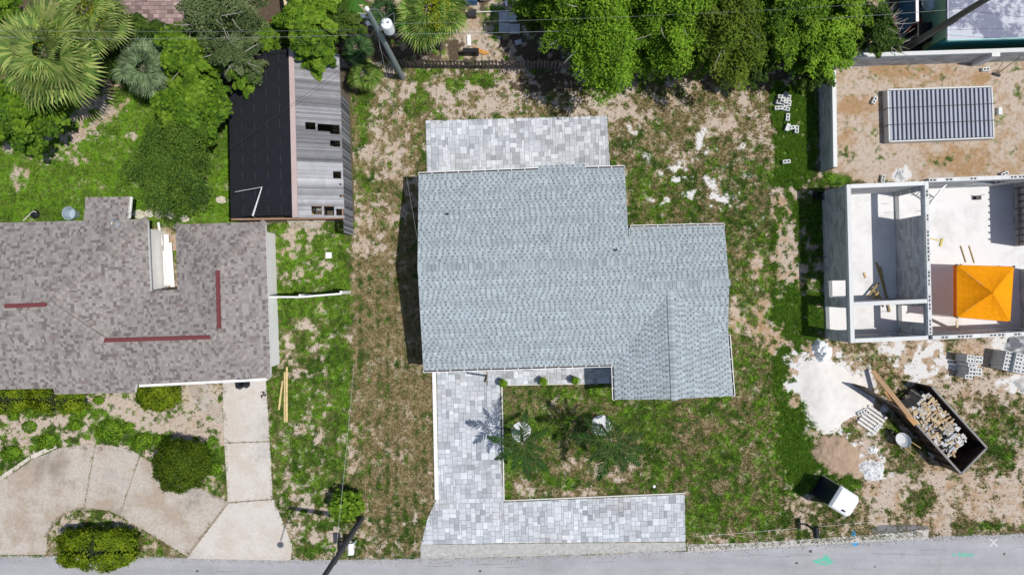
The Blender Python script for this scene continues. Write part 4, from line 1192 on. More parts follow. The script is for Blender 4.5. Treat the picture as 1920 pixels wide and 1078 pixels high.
# load
r = random.Random(21)
ex = (BR - TR_); ey = (TL - TR_)
ld_m = [mat('offcut_a', (.50, .39, .24), .85, .25), mat('offcut_b', (.40, .27, .15), .85, .25), mat('offcut_c', (.33, .29, .24), .85, .3), mat('plaster_chunk', (.50, .50, .50), .9, .2), mat('grey_chunk', (.36, .37, .38), .9, .2)]
base = mound('rubble_load', 'fine grey rubble filling the middle of the rusty dumpster', 'rubble', [((TR_ + ex * s + ey * t).x * PX + 960, 539 - (TR_ + ex * s + ey * t).y * PX) for s, t in ((.02, .12), (.02, .96), (.85, .96), (.8, .5), (.7, .12))], 1.0, mat('load_rubble', (.30, .27, .23), .95, .6, 7.0, bmp=1.0), 30, rough=.07)
base.location.z = .2
for k in range(260):
    s = r.uniform(.03, .82); t = r.uniform(.16, .96)
    p = g0(TR_ + ex * s + ey * t, 0)
    hz = 1.30 - 1.0 * abs(t - .62) ** 2 - .8 * max(0, s - .6) + r.uniform(0, .14)
    wood = r.random() < (.75 if s < .55 else .3)
    L = r.uniform(.15, .48) if wood else r.uniform(.10, .26)
    mb = MB(); mb.box((0, 0, 0), (L, r.uniform(.07, .14) if wood else L * r.uniform(.5, .9), r.uniform(.03, .09)))
    o = mb.build('wood_offcut' if wood else 'concrete_chunk', ld_m[r.choice((0, 0, 1, 2))] if wood else ld_m[r.choice((3, 3, 4))])
    ang = math.atan2(ex.y, ex.x) + r.choice((0, math.pi / 2)) + r.uniform(-.35, .35)
    o.rotation_euler = (r.uniform(-.3, .3), r.uniform(-.3, .3), ang); o.location = (p.x, p.y, hz)
    tag(o, 'short wood offcut heaped inside the rusty dumpster' if wood else 'broken pale concrete chunk heaped inside the rusty dumpster', 'offcut' if wood else 'rubble', 'wood offcuts in the dumpster' if wood else 'concrete chunks in the dumpster')
for k in range(5):
    p = TR_ + ex * r.uniform(.62, .78) + ey * r.uniform(.3, .7); o = link('concrete_block', BLK); o.location = g0(p, .6 + .06 * k); o.rotation_euler = (r.uniform(-.5, .5), r.uniform(-.5, .5), r.random() * 3)
    tag(o, 'whole concrete block tossed on the rubble in the dumpster', 'block', 'blocks in the dumpster')
lumber('long_plank', 'longest tan plank leaning over the dumpster side', P(1636, 695, .35), P(1708, 783, 1.75), .24, .05, mat('tan_plank', (.47, .30, .17), .8, .2), cat='plank')
lumber('long_plank', 'shorter orange tan plank leaning over the dumpster side under the longest one', P(1660, 733, .9), P(1717, 796, 1.68), .22, .05, mat('orange_plank', (.52, .29, .12), .8, .2), cat='plank')

# ---- wheelbarrow
q = P(1682, 820); wbw = empty('wheelbarrow', 'mortar splashed grey wheelbarrow on pale ground beside the dumpster', 'wheelbarrow', q, math.radians(-40))
mb = MB()
n = 16
prof = [(1.0, .62), (.92, .50), (.62, .34)]
for j in range(2):
    for i in range(n):
        def e(k, i): a = 6.283 * i / n; return (.46 * prof[k][0] * math.cos(a), .36 * prof[k][0] * math.sin(a), prof[k][1])
        mb.face([e(j, i), e(j, i + 1), e(j + 1, i + 1), e(j + 1, i)])
mb.face([(.46 * .62 * math.cos(-6.283 * i / n), .36 * .62 * math.sin(-6.283 * i / n), .34) for i in range(n)])
mb.build('tray', mat('mortar_grey', (.52, .54, .56), .8, .25, 6.0), wbw, smooth=True)
for s in (-1, 1):
    mb = MB(); mb.tube([(-.55, s * .06, .2), (.2, s * .2, .33), (1.0, s * .27, .55)], .022, 6); mb.build('handle', M_WOOD, wbw)
    mb = MB(); mb.tube([(.3, s * .2, .35), (.42, s * .22, .02), (.55, s * .23, .4)], .016, 6); mb.build('leg', M_STEEL, wbw)
mb = MB(); mb.tube([(-.55, -.05, .19), (-.55, .05, .19)], .19, 14); mb.build('wheel', M_BLACK, wbw)

# ---- mortar pallet
q = P(1633, 786); pal = empty('pallet', 'mortar covered pallet board with white splashes near the sand pile', 'pallet', q, math.radians(-35))
for k in range(6): mb = MB(); mb.box((0, -.5 + k * .2, .13), (1.2, .14, .025)); mb.build('slat', M_CONC, pal)
for k in (-.5, 0, .5): mb = MB(); mb.box((k, 0, .06), (.08, 1.1, .11)); mb.build('runner', M_WOODG, pal)
for (u, v, a) in ((1612, 772, 30), (1622, 770, -35), (1641, 800, 40)):
    block(u, v, a, 'mortar splashed concrete block beside the covered pallet', .0, 'blocks beside the mortar pallet')

# ---- portable toilet
q = P(1547, 917); wc = empty('portable_toilet', 'dark blue portable toilet with a white translucent roof', 'portable toilet', q, math.radians(-32))
M_WC = mat('navy_plastic', (.010, .016, .030), .45, .15, 3.0, spec=.3); M_WCR = mat('white_plastic_roof', (.80, .81, .82), .5, .05, 3.0, bmp=.1)
mb = MB(); mb.box((0, 0, 1.05), (1.05, 1.1, 2.0)); mb.build('cabin', M_WC, wc)
mb = MB(); mb.box((0, 0, .06), (1.18, 1.22, .1)); mb.build('skid_base', M_BLACK, wc)
mb = MB()
lo = [(-.58, -.6), (.45, -.6), (.6, -.4), (.6, .4), (.45, .6), (-.58, .6)]
mb.prism(lo, 2.06, 2.13); mb.face([(x * .99, y * .99, 2.132) for x, y in lo]); 
hi = [(x * .84, y * .84, 2.26) for x, y in lo]
for i in range(6): j = (i + 1) % 6; mb.face([(lo[i][0], lo[i][1], 2.13), (lo[j][0], lo[j][1], 2.13), hi[j], hi[i]])
mb.face(hi); mb.build('roof', M_WCR, wc)
mb = MB(); mb.tube([(.1, -.40, 2.2), (.1, -.40, 2.42)], .055, 10); mb.build('vent_pipe', M_BLACK, wc)
mb = MB(); mb.box((.545, 0, 1.0), (.03, .7, 1.8)); dr = mb.build('door', M_WC, wc); mb = MB(); mb.box((.57, .28, 1.05), (.03, .05, .16)); mb.build('handle', M_STEEL, dr)

# ---- mailboxes
def mailbox(u, v, rz, label, m, w=.24, l=.5, h=.26, zb=1.0, flag=True):
    e = empty('mailbox', label, 'mailbox', P(u, v), rz)
    mb = MB(); mb.box((0, 0, zb / 2), (.09, .09, zb)); mb.build('post', m, e)
    mb = MB(); n = 8; pr = [(-w / 2, 0)] + [(-w / 2 * math.cos(math.pi * k / n), h * .45 + h * .55 * math.sin(math.pi * k / n)) for k in range(n + 1)] + [(w / 2, 0)]
    for i in range(len(pr)):
        a, b = pr[i], pr[(i + 1) % len(pr)]; mb.face([(a[0], -l / 2, zb + a[1]), (a[0], l / 2, zb + a[1]), (b[0], l / 2, zb + b[1]), (b[0], -l / 2, zb + b[1])])
    for y in (-l / 2, l / 2): mb.face([(a, y, zb + z) for a, z in (pr if y > 0 else pr[::-1])])
    bx = mb.build('box', m, e)
    mb = MB(); mb.box((0, -l / 2 - .012, zb + .11), (w * .95, .02, h * .75)); d_ = mb.build('door', m, e)
    if flag: mb = MB(); mb.box((w / 2 + .012, 0, zb + .16), (.012, .16, .06)); mb.build('flag', mat('pale_flag', (.5, .5, .55), .6), e)
mailbox(1513, 983, .06, 'black mailbox alone on a black post on the grass beside the portable toilet', M_BLACK, .26, .55)
mailbox(667, 1013, 0, 'white mailbox on a post beside the road and the dark utility pole', M_WHITE, .32, .58)
mailbox(649, 1010, 0.1, 'black mailbox partly hidden by the dark utility pole at the road', M_BLACK, .34, .55)
# ---- fence panel of white vinyl between the lots
e = empty('vinyl_fence', 'white vinyl fence panel on green grass beside the older house', 'fence', P(590, 553))
pts = [P(519, 556), P(583, 556), P(656, 550)]
for k, (a, b) in enumerate(((pts[0], pts[1]), (pts[1], pts[2]))):
    z0 = .95
    mb = MB(); n = 12
    aa, bb = a - e.location, b - e.location
    mb.beam(Vector((aa.x, aa.y, z0)), Vector((bb.x, bb.y, z0)), .05, 1.6); mb.build('panel', M_WHITE, e)
    mb = MB(); mb.beam(Vector((aa.x, aa.y, 1.78)), Vector((bb.x, bb.y, 1.78)), .09, .06); mb.build('top_rail', M_WHITE, e)
for p in pts:
    mb = MB(); q = p - e.location; mb.box((q.x, q.y + .08, .95), (.12, .12, 1.9)); mb.build('post', M_WHITE, e)
# ---- lumber on the grass by the driveway
for k, (a, b) in enumerate((((523, 768), (530, 714)), ((534, 791), (534, 697)), ((538, 791), (538, 688)))):
    lumber('long_board', ('shortest', 'middle', 'outermost')[k] + ' of three pale boards lying on the grass beside the concrete driveway', P(*a, .04), P(*b, .04), .09, .05, mat('fresh_pine', (.64, .49, .24), .8, .15, obj_var=.1))
# ---- white boards in the notch of the older house
for k, (a, b, w) in enumerate((((297, 417), (304, 460), .12), ((312, 440), (315, 535), .25), ((318, 455), (324, 538), .22), ((307, 470), (310, 535), .10))):
    lumber('white_board', ('shortest stray', 'wide', 'long wide', 'narrow')[k] + ' white board propped in the notch of the older house', P(*a, .5 + .1 * k), P(*b, .4 + .1 * k), w, .04, M_WHITE)
# black bags by the garage
for k, (u, v) in enumerate(((450, 718), (462, 716))):
    mound('trash_bag', ('left', 'right')[k].replace('left', 'plumper').replace('right', 'flatter') + ' black trash bag on the concrete drive under the brown eave', 'trash bag', [(u - 9, v - 6), (u, v - 12), (u + 8, v - 6), (u + 8, v + 8), (u, v + 13), (u - 7, v + 10)], .45 - .1 * k, mat('bin_liner', (.012, .014, .02), .3, .2, 6.0), 40 + k, rough=.05)
mound('ash_heap', 'small dark spill heap at the edge of the concrete drive', 'spill', [(486, 735), (494, 728), (502, 738), (498, 750), (488, 752)], .06, mat('dark_spill', (.05, .035, .04), .9), 44)
# stepping slabs behind the older house
for k, (u, v, s) in enumerate(((262, 402, 11), (281, 401, 9), (301, 402, 8), (322, 405, 8), (348, 410, 8), (416, 375, 9))):
    mb = MB(); mb.prism([P(u + s * math.cos(t) * (1.25 if int(t * 10) % 2 else .9), v + s * .8 * math.sin(t)) for t in [x * .785 for x in range(8)]], 0, .05)
    tag(mb.build('stepping_stone', mat('stepping_slab', (.60, .55, .47), .9)), 'pale stepping stone in the grass behind the older house', 'stone', 'stepping stones behind the older house')
sheet('shed_step', [(538, 412), (612, 412), (600, 430), (545, 428)], .04, M_DRIVE)
mb = MB(); q = P(617, 479); mb.box((q.x, q.y, .06), (.32, .32, .12)); mb.box((q.x, q.y, .13), (.2, .2, .03)); tag(mb.build('meter_box', M_WHITE), 'small white square box on the grass strip below the shed', 'box')
q = P(141, 402); bn = empty('plastic_tub', 'pale blue grey plastic tub against the back wall of the older house', 'tub', q)
mb = MB(); mb.disc((0, 0, 0), [(.26, 0), (.36, .55), (.33, .55), (.24, .1)], 14); mb.build('body', mat('blue_grey_plastic', (.34, .42, .48), .5), bn)
q = P(64, 402); fan = empty('garden_tool', 'upturned dark garden tool with a pale handle on the grass', 'tool', q)
mb = MB(); mb.tube([(-.55, -.35, .05), (-.1, .05, .1), (.1, .15, .2), (.2, .1, .1)], .025, 6); mb.build('handle', M_CONC, fan); mb = MB(); mb.disc((.08, 0, 0), [(.02, .0), (.26, .04), (.2, .12), (.05, .16)], 10); mb.build('head', M_BLACK, fan)
# ------------------------------------------------------------------ top edge neighbours
bt = empty('building', 'low building with teal green walls and a mottled flat grey roof', 'building')
zz = 2.3
rf = [P(1776, 76, zz), P(1776, -90, zz), P(2100, -90, zz), P(2100, 66, zz)]
m, nt, bs = newmat('mottled_flat_roof')
n1 = noise(nt, 0.33, 8, 0.72); n2 = noise(nt, 9, 4, .6); n3 = noise(nt, 2.4, 6, .7)
c = mixc(nt, mrange(nt, n1, .47, .55), (.46, .48, .53), (.15, .16, .23)); c = mixc(nt, mrange(nt, n3, .55, .75), c, (.58, .59, .62))  # grey base with broad dark patches and smaller pale ones from noise
nt.links.new(c, bs.inputs['Base Color']); bs.inputs['Roughness'].default_value = .7; bump(nt, bs, n2, .3, .01)
mb = MB(); mb.prism(rf, zz - .12, zz, bottom=True); ro = mb.build('roof', m, bt)
mb = MB()
for k in range(1): a = P(1778 + k * 24, 74, zz + .012); b = P(1776 + k * 24, -90, zz + .012); mb.beam(a, b, .03, .015)
mb.build('roof_seam', M_STEEL, ro)
wf = inset(rf, .12); M_TEAL = mat('teal_wall', (.015, .24, .22), .8, .12, 2.0); M_SAGE = mat('sage_wall', (.32, .48, .26), .85, .2, 2.0)
mb = MB(); mb.prism(wf, 0, zz - .14); w = mb.build('wall', M_TEAL, bt)
x0, y0 = min(p[0] for p in wf), min(p[1] for p in wf); ymx = max(p[1] for p in wf)
mb = MB(); mb.box((x0 - .02, (y0 + ymx) / 2 + .05, 1.05), (.03, ymx - y0 - .12, 2.1)); mb.build('side_wall_panel', M_SAGE, bt)
mb = MB(); mb.beam(P(1776, 77, zz - .05), P(2100, 67, zz - .05), .05, .16); mb.build('fascia', mat('pale_teal', (.30, .55, .52), .6), bt)
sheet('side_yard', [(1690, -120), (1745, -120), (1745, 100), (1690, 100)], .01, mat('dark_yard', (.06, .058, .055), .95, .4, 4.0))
e = empty('side_fence', 'narrow white topped fence along the dark side yard of the teal building', 'fence')
mb = MB(); a, b = P(1688, 62), P(1686, -80); mb.beam(Vector((a.x, a.y, .75)), Vector((b.x, b.y, .75)), .06, 1.5); mb.build('panel', mat('blue_fence', (.03, .10, .2), .7), e)
mb = MB(); mb.beam(Vector((a.x, a.y, 1.53)), Vector((b.x, b.y, 1.53)), .14, .05); mb.build('cap', M_WHITE, e)
q = P(1717, 24); ds = empty('satellite_dish', 'round grey satellite dish in the side yard of the teal building', 'satellite dish', q)
mb = MB(); mb.tube([(0, 0, 0), (0, 0, 1.0)], .03, 6); mb.build('post', M_STEEL, ds); mb = MB(); mb.disc((0, 0, 1.0), [(.02, 0), (.2, .04), (.36, .14)], 18); 
mb.f.pop(); mb.c.pop(); mb.build('dish', M_STEEL, ds, smooth=True); mb = MB(); mb.tube([(.3, 0, 1.1), (.05, 0, 1.4)], .012, 5); mb.build('feed_arm', M_STEEL, ds)
q = P(1708, 50); rd = empty('red_toy_car', 'small bright red ride-on toy beside the satellite dish', 'toy', q, .5)
mb = MB(); mb.prism([(-.42, -.2), (.35, -.22), (.45, 0), (.35, .22), (-.42, .2)], .1, .3); mb.prism([(-.2, -.16), (.1, -.16), (.1, .16), (-.2, .16)], .3, .45); mb.build('body', mat('toy_red', (.62, .02, .015), .4), rd)
for x in (-.28, .26):
    for y in (-.23, .23): mb = MB(); mb.tube([(x, y - .03, .1), (x, y + .03, .1)], .1, 10); mb.build('wheel', M_BLACK, rd)
q = P(1714, 72); mb = MB(); mb.prism([(-.35, -.45), (.4, -.45), (.4, .45), (-.35, .45)], 0, .9); mb.box((.02, 0, .93), (.82, .96, .05)); o = mb.build('storage_bin', M_BLACK); o.location = q; tag(o, 'black lidded storage bin against the sage wall of the teal building', 'bin')

# brick paved yard and things along the top edge
M_BRK = mat('brick_paver', (.30, .215, .20), .9, .2, 5.0, obj_var=.45)
yard = sheet('brick_patio', [(212, -110), (358, -110), (356, 50), (214, 52)], .03, mat('brick_joint', (.16, .13, .12), .95))
r = random.Random(31); bm_ = MB(); bm_.box((0, 0, .015), (.30, .20, .03)); BRK = bm_.mesh('brick', M_BRK)
bm_ = MB(); bm_.box((0, 0, .015), (.20, .30, .03)); BRK2 = bm_.mesh('brick', M_BRK)
n = 0
for j in range(11):
    u = 219 + (0 if j % 2 else -4)
    while u < 350 and n < 290:
        o = link('brick', BRK, yard); o.location = P(u, 46 - j * 7.6, .03) + Vector((0, 0, r.uniform(-.002, .004))); o.rotation_euler = (0, 0, r.uniform(-.02, .02)); u += 11.2; n += 1
sheet('pale_kerb', [(351, -110), (360, -110), (359, 52), (351, 52)], .06, M_CONC)
# triangular canvas and debris
mb = MB(); a, b, c_ = P(528, -25, 1.2), P(555, -25, 1.2), P(538, 35, 1.5)
mb.face([c_, b, a], (.62, .50, .32)); mb.face([a - Vector((0, 0, .02)), b - Vector((0, 0, .02)), c_ - Vector((0, 0, .02))], (.62, .5, .32))
for p, q_ in ((a, b), (b, c_), (c_, a)): mb.beam(p - Vector((0, 0, .01)), q_ - Vector((0, 0, .01)), .04, .04, (.62, .5, .32))
for p in (a, b, c_): mb.tube([(p.x, p.y, 0), p - Vector((0, 0, .03))], .02, 5, (.4, .4, .4))
tag(mb.build('shade_sail', M_ATTR), 'cream triangular shade sail pointing out from behind the trees', 'shade sail')
# four grey slabs and small junk behind the picket fence
for k, (u, v, a) in enumerate(((945, 34, 1), (964, 34, 3), (945, 54, -1), (965, 56, 0))):
    mb = MB(); mb.box((0, 0, .06), (.55, .52, .12)); mb.box((0, 0, .125), (.40, .38, .02)); o = mb.build('concrete_slab', mat('mottled_slab', (.44, .45, .46), .9, .35, 3.0)); o.location = P(u, v); o.rotation_euler = (0, 0, math.radians(a * 2))
    tag(o, 'mottled grey concrete slab in the square of four behind the picket fence', 'slab', 'square of four slabs')
lumber('long_pole', 'thin pale pole lying behind the palm and touching the four slabs', P(876, 24, .06), P(958, 21, .06), .05, .05, M_CONC)
lumber('white_sheet', 'white board scrap lying on brown litter below the palm', P(879, 66, .05), P(880, 86, .05), .2, .03, M_WHITE)
lumber('white_stick', 'short white board standing out on the grass at the top edge', P(948, 2, .05), P(950, 12, .05), .12, .03, M_WHITE)
mb = MB(); mb.box((0, 0, .02), (.38, .25, .03)); o = mb.build('metal_plate', M_STEEL); o.location = P(972, 80); o.rotation_euler = (0, 0, .3); tag(o, 'small grey metal plate in the shade below the four slabs', 'plate')
q = P(886, 6); tk = empty('blue_barrow', 'blue tank with a grey tread wheel at the top edge beside the palm', 'tank', q)
mb = MB(); mb.box((-.05, .3, .35), (.62, .9, .7)); mb.build('body', mat('tank_blue', (.10, .25, .48), .5), tk); mb = MB(); mb.tube([(.42, .3, .3), (.68, .3, .3)], .3, 16); mb.build('wheel', M_BLOCK, tk)
q = P(886, 30); mb = MB(); mb.box((0, 0, .2), (.42, .35, .4)); mb.box((.02, 0, .41), (.2, .28, .03)); o = mb.build('junk_box', M_DARK); o.location = q; tag(o, 'dark box with pale trim behind the palm beside the thin pole', 'box')
q = P(884, 104); mb = MB(); mb.box((0, 0, .3), (.8, .12, .6)); mb.box((0, .05, .62), (.84, .2, .05)); o = mb.build('black_crate', M_BLACK); o.location = q; tag(o, 'long black crate close behind the picket fence', 'crate')
for k in range(8):
    lumber('orange_palm_stalk', 'dry orange palm stalk in the fan shaped heap behind the picket fence', P(917, 100, .08 + k * .01), P(888 + k * 2.2, 88 + (k * 5 % 9) + k * .9, .06 + k * .012), .05, .025, mat('dry_orange', (.55, .27, .06), .8, .2, obj_var=.2), 'orange palm stalks', 'stalk')

# picket fence
pf = empty('picket_fence', 'brown wooden picket fence along the back of the bare yard', 'fence')
a, b = P(742, 128), P(1075, 131); zt2 = 1.35
pk = MB(); pk.prism([(-.055, -.012), (.055, -.012), (.055, .012), (-.055, .012)], .05, zt2 - .05); pk.face([(-.055, -.012, zt2 - .05), (.055, -.012, zt2 - .05), (.0, -.012, zt2)]); pk.face([(.055, .012, zt2 - .05), (-.055, .012, zt2 - .05), (.0, .012, zt2)])
pk.face([(-.055, -.012, zt2 - .05), (0, -.012, zt2), (0, .012, zt2), (-.055, .012, zt2 - .05)]); pk.face([(0, -.012, zt2), (.055, -.012, zt2 - .05), (.055, .012, zt2 - .05), (0, .012, zt2)])
PK = pk.mesh('picket', M_WOODG); n = 52; d = (b - a)
for k in range(n):
    o = link('picket', PK, pf); o.location = a + d * ((k + .5) / n) + Vector((0, random.uniform(-.01, .01), 0)); o.rotation_euler = (random.uniform(-.04, .04), random.uniform(-.02, .02), math.atan2(d.y, d.x))
for z in (.35, 1.0):
    mb = MB(); o = Vector((0, .045, z)); mb.beam(a + o, b + o, .05, .09); mb.build('rail', M_WOODG, pf)
for k in range(6):
    mb = MB(); p = a + d * (k / 5) + Vector((0, .12, 0)); mb.box((p.x, p.y, .65), (.09, .09, 1.3)); mb.build('post', M_WOODG, pf)

# ------------------------------------------------------------------ utility poles and lines
def wire(name, label, p, q, sag, r0=.013, m=None, group=None):
    r_ = r0 * .62; p = Vector(p); q = Vector(q); mb = MB(); n = 18
    mb.tube([p.lerp(q, k / n) - Vector((0, 0, sag * 4 * (k / n) * (1 - k / n))) for k in range(n + 1)], r_, 4, cap=False)
    return tag(mb.build(name, m or M_WIRE), label, 'wire', group)
q1 = P(755, 146)
p1 = empty('utility_pole', 'grey wooden utility pole carrying a white transformer beside the picket fence', 'utility pole', q1)
mb = MB(); mb.tube([(0, 0, 0), (0, 0, 8.9)], [.15, .10], 12); mb.build('pole', M_POLEG, p1, smooth=False)
mb = MB(); mb.disc((.48, .05, 6.55), [(.22, 0), (.25, .1), (.25, .8), (.22, .86), (.1, .9)], 18); tr = mb.build('transformer', mat('transformer_white', (.74, .76, .78), .5, .05), p1)
for s in (-1, 1): mb = MB(); mb.tube([(.48 + s * .12, .05, 7.4), (.48 + s * .12, .05, 7.62)], .035, 8); mb.build('bushing', M_STEEL, tr)
mb = MB(); mb.box((.2, .03, 6.9), (.3, .1, .3)); mb.build('bracket', M_STEEL, tr)
for (x, y, z) in ((-.35, .1, 8.0), (-.3, .05, 7.3), (0, 0, 8.95)):
    mb = MB(); mb.disc((x, y, z), [(.04, 0), (.09, .05), (.05, .1), (.09, .15), (.03, .22)], 10); mb.build('insulator', M_WHITE, p1)
    if x: mb = MB(); mb.beam((0, 0, z), (x, y, z), .05, .05); mb.build('insulator_arm', M_STEEL, p1)
for k, pts in enumerate(([(.5, .2, 7.6), (.9, .3, 7.9), (.7, .0, 6.6), (.1, -.1, 6.2)], [(0, .1, 8.8), (.3, .3, 8.2), (.4, .1, 7.6)], [(-.1, -.15, 6.0), (-.25, -.2, 5.0), (-.15, -.2, 3.0)])):
    mb = MB(); mb.tube(pts, .016, 5); mb.build('jumper', M_WIRE, p1)
q2 = P(678, 972)
p2 = empty('utility_pole', 'dark wooden utility pole leaning over the road beside the mailboxes', 'utility pole', q2)
mb = MB(); mb.tube([(0, 0, 0), (0, 0, 8.3)], [.15, .11], 12); mb.build('pole', M_POLEB, p2)
mb = MB(); mb.tube([(0, -.1, 8.0), (-.25, -1.0, 8.35), (-.45, -1.75, 8.4)], .03, 6); ar = mb.build('lamp_arm', M_STEEL, p2)
mb = MB(); mb.disc((-.5, -1.95, 8.28), [(.06, 0), (.17, .03), (.14, .14), (.05, .2)], 12); mb.build('lamp_head', M_STEEL, ar)
mb = MB(); mb.tube([(.13, -.05, .2), (.12, -.05, 6)], .02, 6); mb.build('conduit', M_WOODG, p2)
for z in (1.7, 3.0): mb = MB(); mb.box((.1, -.1, z), (.08, .08, .12)); mb.build('pole_tag', M_WHITE, p2)
for s in (-1, 1): mb = MB(); mb.tube([(0, 0, 7.2), (s * .5, .0, 7.3), (s * .65, 0, 7.2)], .014, 5); mb.build('pole_step', M_STEEL, p2)
q3 = P(1688, 97)
p3 = empty('utility_pole', 'old grey brown utility pole behind the courtyard wall near the teal building', 'utility pole', q3)
mb = MB(); mb.tube([(0, 0, 0), (0, 0, 9.2)], [.17, .12], 12); mb.build('pole', mat('utility_pole_wood_brown', (.14, .13, .105), .9, .3, 9.0), p3)
for k in range(4): mb = MB(); mb.tube([(.15, -.1 + .05 * k, .2), (.16 + .03 * k, -.1 + .06 * k, 4.5 + k * .4)], .02, 5); mb.build('cable', M_WIREB, p3)
def pt(q, x, y, z): return q + Vector((x, y, z))
wire('power_line', 'thick pale cable from the transformer pole to the old brown pole', pt(q1, 0, .1, 6.0), pt(q3, 0, 0, 5.7), .7, .016)
wire('power_line', 'thin upper wire from the transformer pole to the old brown pole', pt(q1, 0, .1, 7.2), pt(q3, 0, 0, 7.0), .5, .009)
wire('power_line', 'thick pale cable from the transformer pole over the leafy trees to the far palms', pt(q1, -.1, .1, 6.0), P(-220, 66, 6.2), .5, .016)
wire('power_line', 'thin second wire beside the thick cable over the leafy trees', pt(q1, -.1, .1, 6.6), P(-220, 52, 6.9), .4, .009)
wire('power_line', 'black low cable passing over the silver green palm', P(420, 86, 5.2), P(-220, 82, 5.2), .3, .013, M_WIREB)
wire('power_line', 'cable from the old brown pole towards the teal building roof', pt(q3, 0, 0, 5.4), P(2150, 44, 5.4), .3, .013, M_WIREB)
wire('power_line', 'wire from the old brown pole crossing high over the flat grey roof', pt(q3, 0, 0, 5.8), P(2150, 6, 5.8), .3, .012)
wire('service_drop', 'pale drop cable from the transformer pole to the grey roofed house', pt(q1, -.1, -.2, 6.0), P(783, 452, 3.1), .5, .013)
wire('service_drop', 'grey drop cable from the transformer pole over the shed to the older house', pt(q1, -.2, -.1, 5.8), P(236, 404, 3.0), .5, .012, M_WIREB)
wire('guy_line', 'thin white wire from the dark pole back over the bushy shrub', pt(q2, 0, 0, 5.5), P(664, 680, .3), .15, .007, M_WHITE)
wire('boundary_string', 'thin pale string line stretched over the grass past the black mailbox', P(1300, 1006, .12), P(1640, 978, .12), 0, .008, M_WHITE)

# ------------------------------------------------------------------ plants
def leaf_mesh(name, pos, nrm, size, colr, aspect=.55, mat_=None, fold=.12):
    n = len(pos); t = RNG.normal(size=(n, 3)); nrm = nrm / (np.linalg.norm(nrm, axis=1, keepdims=True) + 1e-9)
    t -= nrm * np.sum(t * nrm, 1, keepdims=True); t /= np.linalg.norm(t, axis=1, keepdims=True) + 1e-9
    b = np.cross(nrm, t); s = size[:, None]
    V_ = np.empty((n, 4, 3)); V_[:, 0] = pos - t * s * .5; V_[:, 1] = pos + b * s * aspect * .5 + nrm * s * fold; V_[:, 2] = pos + t * s * .5 - nrm * s * fold * .6; V_[:, 3] = pos - b * s * aspect * .5 + nrm * s * fold
    return mesh_np(name, V_.reshape(-1, 3), np.arange(n * 4).reshape(n, 4), colr, mat_ or LEAF)

def lerpc(pal, t):
    pal = np.array(pal); k = np.clip(t, 0, .9999) * (len(pal) - 1); i = k.astype(int); f_ = (k - i)[:, None]
    return pal[i] * (1 - f_) + pal[i + 1] * f_

PAL_LIME = [(.045, .095, .008), (.112, .225, .014), (.20, .365, .022), (.31, .46, .05)]
PAL_MID = [(.028, .07, .008), (.08, .165, .012), (.155, .275, .018), (.24, .36, .04)]
PAL_DARK = [(.020, .046, .009), (.045, .092, .013), (.08, .14, .018), (.125, .19, .035)]
PAL_GREY = [(.04, .07, .024), (.08, .125, .04), (.13, .18, .065), (.21, .26, .13)]
PAL_OLIVE = [(.05, .085, .006), (.115, .18, .009), (.19, .27, .011), (.27, .35, .02)]
PAL_ROUND = [(.035, .062, .006), (.065, .115, .008), (.105, .165, .010), (.15, .215, .018)]

def blob_pts(n, cen, rad, lo=-.35):
    d_ = RNG.normal(size=(n, 3)); d_ /= np.linalg.norm(d_, axis=1, keepdims=True)
    fl = d_[:, 2] < lo; d_[fl, 2] *= -1
    q = cen + d_ * rad * RNG.uniform(.55, 1.18, (n, 1)); return q, d_

